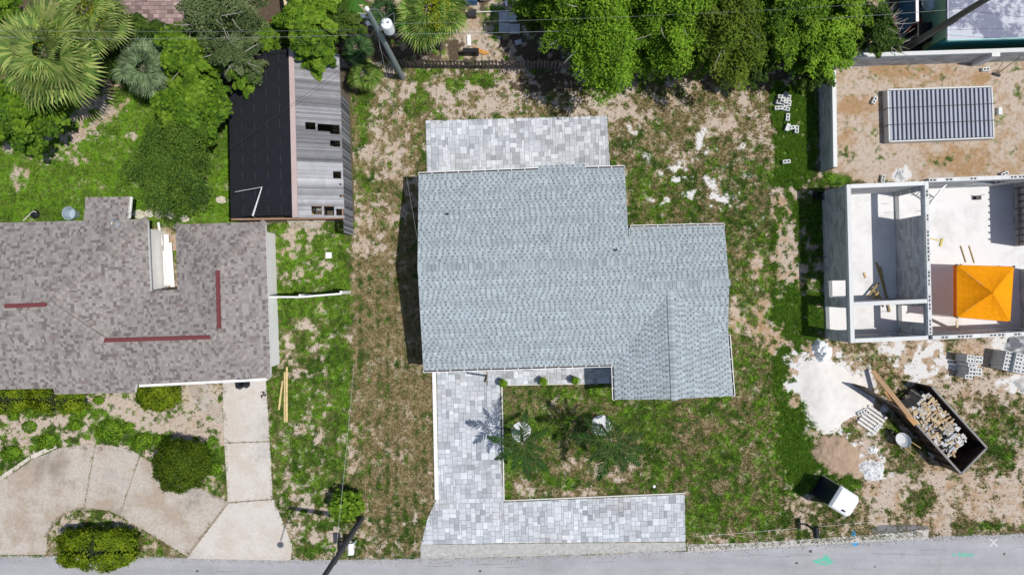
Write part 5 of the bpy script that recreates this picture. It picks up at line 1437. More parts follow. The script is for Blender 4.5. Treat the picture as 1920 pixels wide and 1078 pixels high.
def tree(u, v, r, h, label, pal, n=7000, leaf=.2, clumps=26, name='tree', flat=.55, aspect=.55, trunk_r=.16, group=None, cat='tree', spread=.95, twigs=0, sq=(1, 1), mask=None):
    """crown over (u, v) with radius r px seen at mid-crown height"""
    zc = h * .62; c = P(u, v, zc); base = Vector((c.x, c.y, 0)); R = r * 1.08 / PX * (1 - zc / CAMH); n = int(n * 1.35)
    e = empty(name, label, cat, base, 0, group)
    hv = max(.5, (h - zc)); ps, ns, cs = [], [], []
    cl = []; clumps = int(clumps * 1.9); ph = RNG.uniform(0, 6.28, 3)
    for k in range(clumps):
        a = 6.2832 * (k * .618 + RNG.random() * .12); q = math.sqrt((k + .5) / clumps) * spread
        rr = R * RNG.uniform(.15, .31) if clumps > 12 else R * RNG.uniform(.35, .55)
        om = 1 + .2 * math.sin(2 * a + ph[0]) + .17 * math.sin(3 * a + ph[1]) + .13 * math.sin(5 * a + ph[2])
        x, y = math.cos(a) * R * q * sq[0] * .84 * om, math.sin(a) * R * q * sq[1] * .84 * om; rr *= 1.15 - .45 * q
        z = zc + hv * (1 - q * q) * .7 + RNG.uniform(-.8, .5) * hv * flat
        if mask and not mask(c.x + x, c.y + y): continue
        cl.append((np.array((x, y, z)), rr, RNG.uniform(-.28, .28)))
    tot = sum(c_[1] ** 2 for c_ in cl)
    for cen_, rr, br in cl:
        m_ = int(n * rr ** 2 / tot); q, d_ = blob_pts(m_, np.zeros(3), np.array((rr * 1.55, rr * .78, rr * .7)), -.3); an = math.atan2(cen_[1], cen_[0]) + RNG.uniform(-.7, .7); Rm = np.array(((math.cos(an), -math.sin(an), 0), (math.sin(an), math.cos(an), 0), (-.25, 0, 1))); q = q @ Rm.T + cen_; d_ = d_ @ Rm.T
        ps.append(q); ns.append(d_ * .6 + np.array((.15, 0, 1.1)) + RNG.normal(size=(m_, 3)) * .42)
        cs.append(np.clip(RNG.normal(.5 + br, .20, m_), 0, 1))
    ps, ns, cs = np.concatenate(ps), np.concatenate(ns), np.concatenate(cs)
    cr_ = link('crown', leaf_mesh('crown', ps, ns, leaf * RNG.uniform(.65, 1.3, len(ps)), lerpc(pal, cs), aspect), e)
    mb = MB(); mb.tube([(0, 0, 0), (.05, .03, zc * .45), (0, 0, zc * .75)], [trunk_r, trunk_r * .8, trunk_r * .55], 8)
    for cen_, rr, br in cl[::2]:
        mb.tube([(0, 0, zc * .5), Vector(cen_) * .55 + Vector((0, 0, zc * .25)), cen_ - np.array((0, 0, rr * .3))], [trunk_r * .45, trunk_r * .28, .015], 5, cap=False)
    mb.build('trunk', M_BARK, e)
    if twigs:
        mb = MB()
        for k in range(twigs):
            a = RNG.uniform(0, 6.28); q = R * RNG.uniform(.1, .8); p = Vector((math.cos(a) * q * sq[0], math.sin(a) * q * sq[1], zc + hv * RNG.uniform(.3, .8)))
            dd = Vector((math.cos(a + RNG.uniform(-.6, .6)), math.sin(a + RNG.uniform(-.6, .6)), .25)) * RNG.uniform(.5, 1.1)
            mb.tube([p - dd * .4, p + dd * .2, p + dd * .6 + Vector((.08, .05, 0))], [.022, .014, .006], 4, cap=False)
        tag(mb.build('bare_twigs', M_TWIG, e), kind='stuff')
    return e

GT = 'leafy trees along the back boundary'
tree(1118, 62, 96, 6.5, 'bright lime green feathery tree overhanging the end of the picket fence', PAL_LIME, 15000, .17, 40, aspect=.38, group=None, twigs=14)
tree(1060, 10, 70, 6.0, 'dense green tree behind the lime tree near the four slabs', PAL_MID, 8000, .18, 24, aspect=.4)
tree(1235, 20, 90, 7.2, 'tall lime green tree second along from the picket fence end', PAL_LIME, 12000, .17, 34, aspect=.38, twigs=18)
tree(1250, 80, 55, 4.6, 'smaller lime green tree in front of the tall ones, drooping over bare dirt', PAL_LIME, 6000, .17, 20, aspect=.38)
tree(1355, 60, 86, 6.8, 'yellowish green tree in the middle of the back row of trees', [(.04, .08, .01), (.09, .15, .012), (.15, .21, .02), (.2, .25, .04)], 11000, .17, 34, aspect=.4, twigs=18)
tree(1450, 40, 76, 6.6, 'bushy mid green tree beyond the strap leaved plant', PAL_MID, 9000, .18, 30, aspect=.45, twigs=8)
tree(1530, 85, 62, 5.2, 'fresh green tree beside the courtyard wall corner', PAL_LIME, 8000, .18, 26, aspect=.45)
tree(1560, 30, 60, 5.5, 'mid green tree behind the courtyard corner tree', PAL_MID, 7000, .18, 24)
tree(1625, 55, 50, 4.4, 'dark green bush tree behind the low courtyard wall', PAL_DARK, 6000, .18, 20, twigs=10)
tree(1520, 128, 40, 2.6, 'low dark shrub hugging the courtyard wall corner', PAL_DARK, 4000, .15, 16, trunk_r=.07)
tree(1415, 118, 45, 3.4, 'dark understorey shrub in front of the back row of trees', PAL_DARK, 4500, .17, 18, trunk_r=.07)
tree(1665, 85, 26, 2.2, 'small tangled shrub with dead stems beside the old brown pole', PAL_DARK, 1800, .14, 10, trunk_r=.05, twigs=20)
tree(1165, 20, 66, 6.2, 'lime green tree between the two tallest trees of the back row', PAL_LIME, 7000, .17, 24, aspect=.38)
tree(1300, 12, 66, 6.6, 'leafy green tree behind the yellowish one in the back row', PAL_MID, 7000, .17, 24, aspect=.4)
tree(1185, 102, 44, 3.8, 'drooping lime green tree closest to the bare back yard', PAL_LIME, 4500, .16, 18, aspect=.38)
tree(1400, 10, 60, 6.4, 'bright green tree at the top edge behind the yellowish tree', PAL_LIME, 6000, .17, 22, aspect=.4)
tree(1490, 8, 56, 5.8, 'mid green tree at the top edge behind the bushy one', PAL_MID, 5500, .18, 20)
tree(1330, 104, 40, 3.6, 'small yellowish green tree drooping at the dirt edge of the back yard', PAL_LIME, 3600, .16, 16, aspect=.38)
tree(1280, 55, 150, 4.2, 'low green thicket filling the space under the back row of trees', PAL_MID, 15000, .2, 60, name='thicket', aspect=.5, sq=(1.25, .42), trunk_r=.08, cat='thicket')
tree(1500, 60, 110, 3.8, 'low green thicket between the back row of trees and the courtyard wall', PAL_MID, 10000, .2, 46, name='thicket', aspect=.5, sq=(1.1, .55), trunk_r=.08, cat='thicket')
# left side
tree(366, 205, 72, 4.8, 'round leaved bright green tree in front of the silver green palm', PAL_MID, 9000, .21, 30, aspect=.8)
tree(368, 115, 58, 5.0, 'round leaved green tree behind the silver green palm, under the wires', PAL_MID, 7000, .21, 24, aspect=.8, twigs=6)
tree(420, 40, 66, 6.2, 'grey green twiggy tree next to the pale kerb of the brick patio', PAL_GREY, 9000, .14, 30, aspect=.45, twigs=34)
tree(455, 115, 46, 5.4, 'grey green tree hanging over the black shed roof', PAL_GREY, 5500, .15, 20, aspect=.5, twigs=26)
tree(468, 150, 26, 4.4, 'bright leafy bough end hanging onto the black shed roof', PAL_MID, 1800, .2, 8, aspect=.8, trunk_r=.07)
tree(585, 62, 50, 5.0, 'glossy green tree behind the shed ridge', PAL_MID, 6500, .20, 22, aspect=.75)
tree(593, 105, 38, 4.2, 'glossy leafy tree drooping over the silver shed roof', PAL_MID, 4200, .20, 16, aspect=.75)
tree(505, 75, 34, 3.6, 'low leafy tree behind the black shed roof end', PAL_MID, 3000, .19, 14, aspect=.7)
tree(595, 5, 44, 4.5, 'green tree at the top edge behind the shed', PAL_MID, 4000, .2, 16, aspect=.7)
tree(45, 215, 72, 4.2, 'glossy round leaved tree below the largest fan palm', PAL_MID, 8500, .21, 26, aspect=.8)
tree(255, 72, 62, 2.6, 'low dark green hedge thicket along the brick patio', PAL_DARK, 6000, .19, 22, aspect=.7, sq=(1.35, .5), trunk_r=.06)
tree(222, 118, 34, 2.2, 'dark green thicket between the two palms', PAL_DARK, 2800, .18, 12, aspect=.7, trunk_r=.06)
tree(330, 316, 84, 5.0, 'dark fine leaved spreading tree on the back lawn of the older house', [(.022, .05, .010), (.05, .105, .014), (.10, .18, .02), (.17, .26, .045)], 15000, .14, 40, aspect=.3, trunk_r=.12)
tree(14, 20, 34, 4.2, 'leafy green tree behind the largest fan palm', PAL_MID, 3000, .2, 12)
tree(640, 40, 40, 3.5, 'dark leafy understorey beside the transformer pole', PAL_DARK, 3500, .22, 16, aspect=.5)
tree(1000, 25, 34, 3.0, 'dark shaded bush beside the four slabs', PAL_DARK, 2500, .16, 12, trunk_r=.06)

def clipped(u, v, ru, rv, h, label, pal, n, leaf, name='clipped_shrub', box=False, rz=0.0, cat='shrub'):
    """dense sheared shrub: leaves on the shell of a rounded body over a twiggy core"""
    c = P(u, v, h * .5); f_ = (1 - h * .5 / CAMH) / PX; rx, ry = ru * f_, rv * f_
    e = empty(name, label, cat, (c.x, c.y, 0), rz)
    d_ = RNG.normal(size=(n, 3)); d_ /= np.linalg.norm(d_, axis=1, keepdims=True); d_[:, 2] = np.abs(d_[:, 2]) - .25 * (RNG.random(n) < .3)
    pw = .55 if box else 1.0
    s_ = np.sign(d_) * np.abs(d_) ** pw
    nz = 1 + .10 * np.sin(d_[:, 0] * 9 + 1) * np.sin(d_[:, 1] * 8 + 2) + .07 * np.sin(d_[:, 0] * 5 + u) * np.sin(d_[:, 1] * 4 + v) + .045 * RNG.normal(size=n)
    pos = s_ * np.array((rx, ry, h * .5)) * (nz * RNG.uniform(.9, 1.0, n))[:, None]; pos[:, 2] += h * .5
    nn = d_ + RNG.normal(size=(n, 3)) * .5 + np.array((0, 0, .3))
    t = np.clip(RNG.normal(.5, .23, n) + .2 * np.sin(pos[:, 0] * 5) * np.sin(pos[:, 1] * 5), 0, 1)
    link('crown', leaf_mesh('crown', pos, nn, leaf * RNG.uniform(.7, 1.3, n), lerpc(pal, t), .6), e)
    if h < .5: return e
    mb = MB(); mb.disc((0, 0, 0), [(.5, .02), (.78, .25), (.82, .5), (.62, .7), (.25, .8)], 14)
    mb.v = [(x * rx, y * ry, z * h) for x, y, z in mb.v]; core = mb.build('branch_core', mat('twig_core', (.022, .030, .010), .95, .4, 6.0), e)
    mb = MB(); mb.tube([(0, 0, 0), (0, 0, h * .5)], .06, 6); mb.build('trunk', M_BARK, e)
    return e
clipped(343, 872, 52, 50, 2.0, 'big round clipped dark green shrub beside the curved driveway', PAL_ROUND, 12000, .10)
clipped(186, 1026, 70, 35, 1.5, 'oblong clipped olive green hedge on the island by the road', PAL_OLIVE, 13000, .13, 'hedge', True, cat='hedge')
clipped(297, 738, 42, 34, 1.2, 'rounded olive green hedge below the brown eave beside the sandy bed', PAL_OLIVE, 4000, .12, 'hedge', cat='hedge')
clipped(112, 748, 52, 26, 1.1, 'long olive green hedge tucked along the front eave of the older house', PAL_OLIVE, 3800, .12, 'hedge', True, cat='hedge')
clipped(20, 746, 38, 26, 1.1, 'olive green hedge at the far end of the front eave of the older house', PAL_OLIVE, 3000, .12, 'hedge', True, cat='hedge')
# weeds and clumps of the sandy front bed
for k, (u, v, ru) in enumerate(((205, 808, 26), (88, 828, 18), (150, 772, 12), (55, 800, 14), (268, 828, 20), (240, 800, 10), (20, 850, 18), (140, 797, 11), (185, 750, 10), (402, 880, 16), (25, 780, 10), (300, 755 + 70, 12))):
    clipped(u, v, ru, ru * .8, .22, 'low bright green weed clump in the sandy front bed of the older house', PAL_LIME, int(34 * ru), .10, 'weed_clump', cat='weed')['group'] = 'weed clumps in the front bed'
# large-leaved shrub by the dark pole
def bigleaf(u, v, r, h, label, n, leaf, pal, name='shrub', ang=(.3, 1.1)):
    e = empty(name, label, 'shrub', P(u, v)); R = r / PX
    mbt = MB(); lv = []
    for k in range(n):
        a = 6.283 * (k * .618); q = math.sqrt((k + .5) / n) * R; z = h * (1 - .5 * (q / R) ** 2) * RNG.uniform(.75, 1.1)
        p = Vector((math.cos(a) * q, math.sin(a) * q, z)); mbt.tube([(0, 0, 0), p * .6 + Vector((0, 0, z * .1)), p], [.02, .015, .008], 4, cap=False)
        lv.append(p)
    mbt.build('stems', M_BARK, e)
    pos = np.array([tuple(p) for p in lv for _ in range(5)]); m_ = len(pos)
    dd = RNG.normal(size=(m_, 3)) * .10; pos = pos + dd
    nn = RNG.normal(size=(m_, 3)) * .45 + np.array((0, 0, 1.0))
    link('crown', leaf_mesh('crown', pos, nn, leaf * RNG.uniform(.7, 1.2, m_), lerpc(pal, np.clip(RNG.normal(.6, .22, m_), 0, 1)), .7), e)
    return e
bigleaf(656, 938, 27, 1.5, 'bushy large leaved green shrub beside the dark utility pole', 90, .30, PAL_MID)
for i, (u, v, l) in enumerate(((944, 716, 'potted green plant nearest the driveway on the front walkway'), (1018, 713, 'middle potted green plant on the front walkway'), (1077, 711, 'potted green plant nearest the house wing on the front walkway'))):
    e = empty('potted_plant', l, 'plant', P(u, v) + Vector((0, 0, .05)))
    mb = MB(); mb.disc((0, 0, 0), [(.11, 0), (.16, .32), (.14, .32), (.12, .26)], 14); mb.build('pot', M_BLACK, e)
    m_ = 130; d_ = RNG.normal(size=(m_, 3)); d_ /= np.linalg.norm(d_, axis=1, keepdims=True); d_[:, 2] = np.abs(d_[:, 2])
    link('foliage', leaf_mesh('foliage', d_ * np.array((.24, .24, .35)) * RNG.uniform(.5, 1, (m_, 1)) + np.array((0, 0, .4)), d_ + np.array((0, 0, .5)), .15 * RNG.uniform(.7, 1.2, m_), lerpc(PAL_LIME, RNG.uniform(.2, 1, m_)), .45), e)

PAL_RED = [(.08, .03, .018), (.17, .06, .03), (.27, .11, .05), (.34, .17, .09)]
tree(522, 52, 17, 1.6, 'dry red brown bush behind the black shed roof end', PAL_RED, 900, .14, 8, name='dry_bush', aspect=.35, trunk_r=.04, cat='bush')
tree(541, 55, 14, 1.7, 'dry red brown bush under the point of the cream shade sail', PAL_RED, 800, .14, 8, name='dry_bush', aspect=.35, trunk_r=.04, cat='bush')
tree(642, 8, 14, 1.6, 'dry reddish bush at the top edge beside the banana plant', PAL_RED, 700, .14, 8, name='dry_bush', aspect=.35, trunk_r=.04, cat='bush')
tree(1655, 52, 22, 2.6, 'dead brown shrub with grey stems behind the courtyard wall', [(.10, .07, .05), (.17, .12, .09), (.25, .18, .14), (.3, .22, .18)], 900, .12, 10, name='dead_shrub', aspect=.3, trunk_r=.05, cat='shrub', twigs=16)
q = P(1534, 368); o_ = empty('black_trough', 'black open trough at the corner of the unfinished building', 'trough', q, -.15)
for nm, c_, s_ in (('floor', (0, 0, .03), (.55, .32, .05)), ('side', (0, .17, .2), (.6, .03, .38)), ('side', (0, -.17, .2), (.6, .03, .38)), ('end', (.29, 0, .2), (.03, .31, .38)), ('end', (-.29, 0, .2), (.03, .31, .38))):
    mb = MB(); mb.box(c_, s_); mb.build(nm, M_BLACK, o_)
q = P(1868, 140); o_ = empty('rake', 'dark rake lying on the courtyard sand with its handle against the wall', 'rake', q)
mb = MB(); mb.tube([(0, 0, .05), (.9, .85, .9)], .018, 6); mb.build('handle', M_DARK, o_); mb = MB(); mb.box((-.03, -.03, .06), (.4, .12, .08), -.3); mb.build('head', M_BLACK, o_)
for k in range(5): mb = MB(); mb.tube([(-.18 + k * .08, -.05, .06), (-.2 + k * .09, .22 + .03 * (k % 2), .03)], .008, 4); mb.build('tine', M_DARK, o_)
q = P(1600, 539); lumber('window_brace', 'dark bar propped against the outer wall of the unfinished building', P(1527, 482, .1), P(1549, 482, .6), .04, .04, M_BLACK, cat='bar')
# ---- fan palms
def fan_mesh(pal, seed, L=.95, nb=30, pet=.75):
    r = random.Random(seed); mb = MB(); span = math.radians(205)
    mb.tube([(0, 0, 0), (pet * .5, 0, .04), (pet, 0, 0)], [.022, .018, .014], 4, c=pal[1], cap=False)
    for k in range(nb):
        a = -span / 2 + span * (k + .5) / nb; l = L * (1 - .28 * (abs(a) / (span / 2)) ** 2) * r.uniform(.9, 1.05); w = L * .046
        d = Vector((math.cos(a), math.sin(a), 0)); s = Vector((-d.y, d.x, 0)); o = Vector((pet, 0, 0)); cl = pal[r.choice((1, 1, 2, 2, 3))]
        zf = .10 * math.cos(a)
        m1 = o + d * l * .5 + Vector((0, 0, .05 - .02 * (k % 2))); tp = o + d * l + Vector((0, 0, -.10 - r.uniform(0, .16)))
        m2 = o + d * l * .75 + Vector((0, 0, .01))
        mb.face([o, m1 - s * w, m2 - s * w * .7, m2 + s * w * .7, m1 + s * w], cl)
        mb.face([m2 - s * w * .7, tp, m2 + s * w * .7], pal[3] if r.random() < .5 else cl)
    return mb.mesh('frond', leafmat('palm_leaf', .3, (1.1, 1.15, .5)))
def fan_palm(u, v, r, h, label, pal, n, seed, dry=0, flowers=0):
    c = P(u, v, h); e = empty('fan_palm', label, 'palm', (c.x, c.y, 0)); R = r / PX * (1 - h / CAMH)
    L = R * .60; ms = [fan_mesh([tuple(x * k_ for x in c_) for c_ in pal], seed + i, L, 26, R * .42) for i, k_ in enumerate((.62, 1.0, 1.3))]
    dm = fan_mesh([(.2, .14, .06)] * 2 + [(.34, .25, .12), (.42, .33, .18)], seed + 9, L * .8, 24, R * .4)
    mb = MB(); mb.tube([(0, 0, 0), (.04, 0, h * .5), (0, 0, h - .1)], [.2, .17, .2], 10); mb.build('trunk', mat('palm_trunk', (.20, .165, .13), .95, .4, 8.0), e)
    r_ = random.Random(seed)
    for k in range(n + dry):
        dead = k >= n; t = (k + .5) / n
        el = math.radians(52 - 66 * t ** .8) if not dead else math.radians(r_.uniform(-40, -15)); az = k * 2.39996 + r_.uniform(-.15, .15)
        o = link('frond', dm if dead else ms[k % 3], e); s = (.46 + .54 * min(1, t * 1.7)) * r_.uniform(.8, 1.12)
        o.location = (0, 0, h - .05 - .25 * t); o.rotation_mode = 'XYZ'
        R_ = Matrix.Rotation(az, 3, 'Z') @ Matrix.Rotation(-el, 3, 'Y') @ Matrix.Rotation(r_.uniform(-.6, .6), 3, 'X')
        o.rotation_euler = R_.to_euler(); o.scale = (s, s, s)
    for k in range(flowers):
        m_ = 260; a = r_.uniform(0, 6.28); q = R * r_.uniform(.25, .5); cen_ = np.array((math.cos(a) * q, math.sin(a) * q, h + .35))
        pos = cen_ + RNG.normal(size=(m_, 3)) * np.array((.28, .28, .1)); tag(link('flower_spray', leaf_mesh('flower_spray', pos, RNG.normal(size=(m_, 3)) + np.array((0, 0, 1)), .09 * RNG.uniform(.6, 1.3, m_), lerpc([(.26, .30, .01), (.42, .46, .02)], RNG.random(m_)), .6), e), kind='stuff')
    return e
PF1 = [(.06, .10, .03), (.095, .165, .035), (.17, .255, .055), (.29, .35, .10)]
PF2 = [(.05, .09, .04), (.10, .16, .075), (.16, .235, .115), (.25, .33, .18)]
PF3 = [(.03, .07, .015), (.065, .14, .02), (.125, .22, .035), (.24, .31, .07)]
fan_palm(82, 98, 104, 5.2, 'largest yellowish fan palm with flower sprays beside the older house back lawn', PF1, 34, 1, 8, 2)
fan_palm(158, 22, 78, 5.0, 'yellowish fan palm partly behind the largest one, next to the brick patio', PF1, 28, 2, 8, 1)
fan_palm(268, 128, 62, 3.0, 'silver green fan palm in front of the dark hedge thicket', PF2, 28, 3, 5, 0)
fan_palm(805, 18, 74, 5.0, 'green fan palm with yellow flower sprays beside the transformer pole', PF3, 34, 4, 6, 3)
fan_palm(682, 138, 36, 1.6, 'small fan palm at the foot of the transformer pole beside the shed', PF3, 18, 5, 2)
fan_palm(668, 88, 34, 2.2, 'dark small fan palm behind the shed corner', [(.02, .05, .02), (.03, .075, .025), (.05, .11, .03), (.08, .15, .05)], 18, 6, 2)
fan_palm(720, 20, 36, 2.6, 'young fan palm in the shade behind the transformer pole', [(.02, .05, .02), (.03, .075, .025), (.05, .11, .03), (.08, .15, .05)], 16, 7)
# broad banana leaves near the pole
bn = empty('banana_plant', 'banana plant with broad bright leaves beside the transformer pole', 'plant', P(655, 45))
for k in range(8):
    mb = MB(); L = 1.5; n = 8; a = k * .85
    for i in range(n):
        def q(t, s):
            w = .24 * math.sin(math.pi * min(.98, t * .9 + .06)) * s; x = L * t
            return Vector((x * math.cos(a) - w * math.sin(a), x * math.sin(a) + w * math.cos(a), 2.4 + .55 * math.sin(t * 2.6) - abs(s) * .04))
        for s0, s1 in ((-1, 0), (0, 1)): mb.face([q(i / n, s0), q((i + 1) / n, s0), q((i + 1) / n, s1), q(i / n, s1)], (.06, .17, .02))
    mb.build('leaf', LEAF, bn)
mb = MB(); mb.tube([(0, 0, 0), (0, 0, 2.45)], [.12, .08], 8); mb.build('stem', mat('banana_stem', (.16, .2, .08), .8), bn)
# strap-leaved plant at the yard edge
st = empty('strap_leaf_plant', 'long strap leaved plant fanning out at the yard edge under the trees', 'plant', P(1400, 128))
for k in range(16):
    a = math.radians(200 + k * 9.5); L = 1.1 + .5 * ((k * 7) % 5) / 5; mb = MB(); n = 6
    for i in range(n):
        def q(t, s):
            w = .045 * (1 - t * .85) * s; x = L * t * (1 - .1 * t)
            return Vector((x * math.cos(a) - w * math.sin(a), x * math.sin(a) + w * math.cos(a), 1.3 * math.sin(t * 2.3) * .75 + .05))
        mb.face([q(i / n, -1), q((i + 1) / n, -1), q((i + 1) / n, 1), q(i / n, 1)], (.08, .17, .03))
    mb.build('leaf', LEAF, st)

# ---- feather palms of the front lawn
def feather_mesh(L, seed, n=32, c1=(.016, .046, .010), c2=(.05, .11, .018), dro=.55):
    r = random.Random(seed); mb = MB()
    def rach(t): return Vector((L * (t - .10 * t * t), 0, L * (.42 * t - dro * t * t)))
    mb.tube([rach(k / 8) for k in range(9)], [.028 - .0025 * k for k in range(9)], 4, c=(.10, .14, .05), cap=False)
    for k in range(n):
        t = .16 + .84 * k / (n - 1); p = rach(t); l = .46 * math.sin(math.pi * min(.97, .22 + .7 * t)) * L / 1.9 * r.uniform(.85, 1.1)
        for s in (-1, 1):
            a = math.radians(62 - 34 * t + r.uniform(-8, 8)); d = Vector((math.cos(a), s * math.sin(a), r.uniform(-.75, .25))).normalized(); w = Vector((-d.y, d.x, 0)).normalized() * .021
            cl = tuple(c1[i] + (c2[i] - c1[i]) * r.random() for i in range(3))
            mb.face([p - w * .5, p + d * l * .5 - w, p + d * l, p + d * l * .5 + w, p + w * .5], cl)
    return mb.mesh('frond', MATS['palm_leaf'])
def feather_palm(u, v, h, label, fr, seed):
    e = empty('feather_palm', label, 'palm', P(u, v)); ms = [feather_mesh(1.9, seed + i) for i in range(3)]
    mb = MB(); mb.tube([(0, 0, 0), (.02, 0, h * .5), (0, 0, h)], [.09, .07, .075], 10); mb.build('trunk', mat('palm_stem', (.21, .19, .15), .9, .3, 8.0), e)
    for k, (az, s, el) in enumerate(fr):
        o = link('frond', ms[k % 3], e); o.location = (0, 0, h - .02 * k)
        o.rotation_euler = (Matrix.Rotation(math.radians(az), 3, 'Z') @ Matrix.Rotation(-math.radians(el), 3, 'Y')).to_euler(); o.scale = (s, s, s)
feather_palm(977, 808, 2.9, 'young feather palm in a white stone ring beside the paver driveway', [(170, .98, 5), (212, .9, 0), (82, .95, 8), (30, .85, 10), (282, 1.1, 0), (312, 1.0, 5), (345, .7, 12), (120, .7, 25), (250, .8, 10), (60, .5, 50)], 50)
feather_palm(1127, 797, 3.6, 'taller dark feather palm in a white stone ring in the middle of the front lawn', [(176, 1.15, 0), (255, 1.25, -4), (140, .95, 8), (340, 1.0, 0), (318, 1.15, -2), (295, 1.0, -2), (10, .9, 6), (100, .7, 18), (225, .8, 10), (60, .6, 30)], 60)
for (u, v, l) in ((977, 808, 'white stone ring around the young palm beside the driveway'), (1127, 797, 'white stone ring around the taller palm in the lawn')):
    e = empty('stone_ring', l, 'stone ring', P(u, v))
    n = 12
    for k in range(n):
        a0, a1 = 6.283 * k / n + .02, 6.283 * (k + 1) / n - .02; ri, ro_ = .10, .53 * random.uniform(.94, 1.04)
        mb = MB(); mb.prism([(ri * math.cos(a0), ri * math.sin(a0)), (ro_ * math.cos(a0), ro_ * math.sin(a0)), (ro_ * 1.03 * math.cos((a0 + a1) / 2), ro_ * 1.03 * math.sin((a0 + a1) / 2)), (ro_ * math.cos(a1), ro_ * math.sin(a1)), (ri * math.cos(a1), ri * math.sin(a1))], 0, random.uniform(.07, .11))
        mb.build('stone', mat('ring_stone', (.60, .61, .63), .9, .25, 7.0, obj_var=.15), e)
mb = MB(); mb.disc((0, 0, 0), [(.08, 0), (.09, .06), (.05, .1)], 10); o = mb.build('lawn_cap', M_WHITE); o.location = P(1226, 911); tag(o, 'small round white cap in the lawn near the parking pad edge', 'cap')

# ------------------------------------------------------------------ grass blades
BLOCKED = [PATIO, DRV, APR, PAD, [(785, 330), (1175, 315), (1180, 425), (1355, 425), (1365, 735), (1155, 740), (1150, 722), (800, 690)],
           [(-300, 430), (500, 430), (525, 690), (-300, 725)], [(438, 150), (655, 150), (655, 415), (440, 415)], [(1545, 360), (2200, 335), (2200, 620), (1550, 632)],
           [(1560, 110), (2200, 110), (2200, 340), (1560, 340)], [(788, 1018), (1287, 1014), (1287, 1050), (788, 1050)], [(160, 395), (240, 395), (240, 430), (160, 430)]] + SL + SR + [WALK]
def tufts(name, label_kind, n, u0, v0, u1, v1, hmin, hmax, cmin, seed, poly=None, pal=None, blades=3, wid=.012, keep_dry=1.0):
    rg = np.random.default_rng(seed)
    u = rg.uniform(u0, u1, n); v = rg.uniform(v0, v1, n)
    ok = np.ones(n, bool)
    if poly: ok &= pipgrid(u, v, poly)
    for b in BLOCKED: ok &= ~pipgrid(u, v, b)
    edge = np.interp(u, [p[0] for p in ROADEDGE], [p[1] for p in ROADEDGE]); ok &= v < edge - 1
    if pal is not None: ok &= (FN[np.clip(((v - vs[0]) / STEP).astype(int), 0, len(vs) - 1), np.clip(((u - us[0]) / STEP).astype(int), 0, len(us) - 1)] < .72)
    G_ = sample('G', u, v); K_ = sample('K', u, v); W_ = sample('W', u, v)
    nz = .25 * (np.sin(u * .13 + np.sin(v * .11) * 2) * np.sin(v * .15 + np.sin(u * .09) * 2)) + .2 * np.sin(u * .37 + 3 * np.sin(v * .05)) * np.sin(v * .41)
    ok &= rg.random(n) < np.clip(G_ * 1.1 - .05, 0, 1) * (1 - K_ * .7) * (1 - W_)
    u, v = u[ok], v[ok]; m_ = len(u); D_ = sample('D', u, v); L_ = sample('L', u, v)
    dry = np.clip(D_ + rg.normal(0, .28, m_), 0, 1)[:, None]; lu = np.clip(L_ + rg.normal(0, .25, m_), 0, 1)[:, None]
    gc = np.array((.030, .085, .008)) * (1 - lu) + np.array((.12, .235, .016)) * lu
    cc_ = gc * (1 - dry) + np.array((.27, .21, .10)) * dry
    if pal is not None: cc_ = lerpc(pal, np.clip(rg.normal(.5, .25, m_), 0, 1))
    x = (u - 960) / PX; y = (539 - v) / PX
    Vs, Cs = [], []
    for b in range(blades):
        a = rg.uniform(0, 6.283, m_); h = rg.uniform(hmin, hmax, m_); ln = h * rg.uniform(.4, 1.3, m_); w = wid * rg.uniform(.7, 1.5, m_)
        jx = x + rg.normal(0, .03, m_); jy = y + rg.normal(0, .03, m_); ca, sa = np.cos(a), np.sin(a)
        T = np.empty((m_, 3, 3))
        T[:, 0] = np.stack([jx - sa * w, jy + ca * w, np.zeros(m_)], -1); T[:, 1] = np.stack([jx + sa * w, jy - ca * w, np.zeros(m_)], -1); T[:, 2] = np.stack([jx + ca * ln, jy + sa * ln, h], -1)
        Vs.append(T.reshape(-1, 3)); Cs.append(cc_ * rg.uniform(.75, 1.25, (m_, 1)))
    Vt = np.concatenate(Vs); F = np.arange(len(Vt)).reshape(-1, 3)
    o = link(name, mesh_np(name, Vt, F, np.concatenate(Cs), GRASSM)); tag(o, label_kind, 'grass', kind='stuff'); return m_
t = 0
t += tufts('grass', 'short patchy grass over the open lots', 330000, -100, 110, 2020, 1052, .04, .13, .18, 1, wid=.015)
LUSH1 = [(1446, 150), (1518, 152), (1530, 210), (1526, 250), (1528, 300), (1516, 335), (1500, 345), (1470, 332), (1452, 345), (1456, 300), (1450, 240), (1442, 200)]
LUSH2 = [(1447, 650), (1500, 655), (1512, 700), (1518, 760), (1535, 810), (1545, 850), (1610, 900), (1590, 915), (1540, 905), (1490, 935), (1462, 850)]
PL = [(.035, .10, .010), (.075, .18, .015), (.13, .26, .022), (.22, .33, .05)]
t += tufts('tall_grass', 'tall lush green grass strip beside the courtyard wall', 13000, 1435, 145, 1540, 350, .05, .17, .2, 2, LUSH1, PL, 4, .02)
t += tufts('tall_grass', 'tall lush green grass between the lawn and the sand pile', 14000, 1440, 645, 1620, 940, .05, .17, .2, 3, LUSH2, PL, 4, .02)
t += tufts('weeds', 'green weeds along the side of the unfinished building', 6000, 1450, 340, 1545, 650, .05, .18, .45, 4, None, PL, 4, .018)
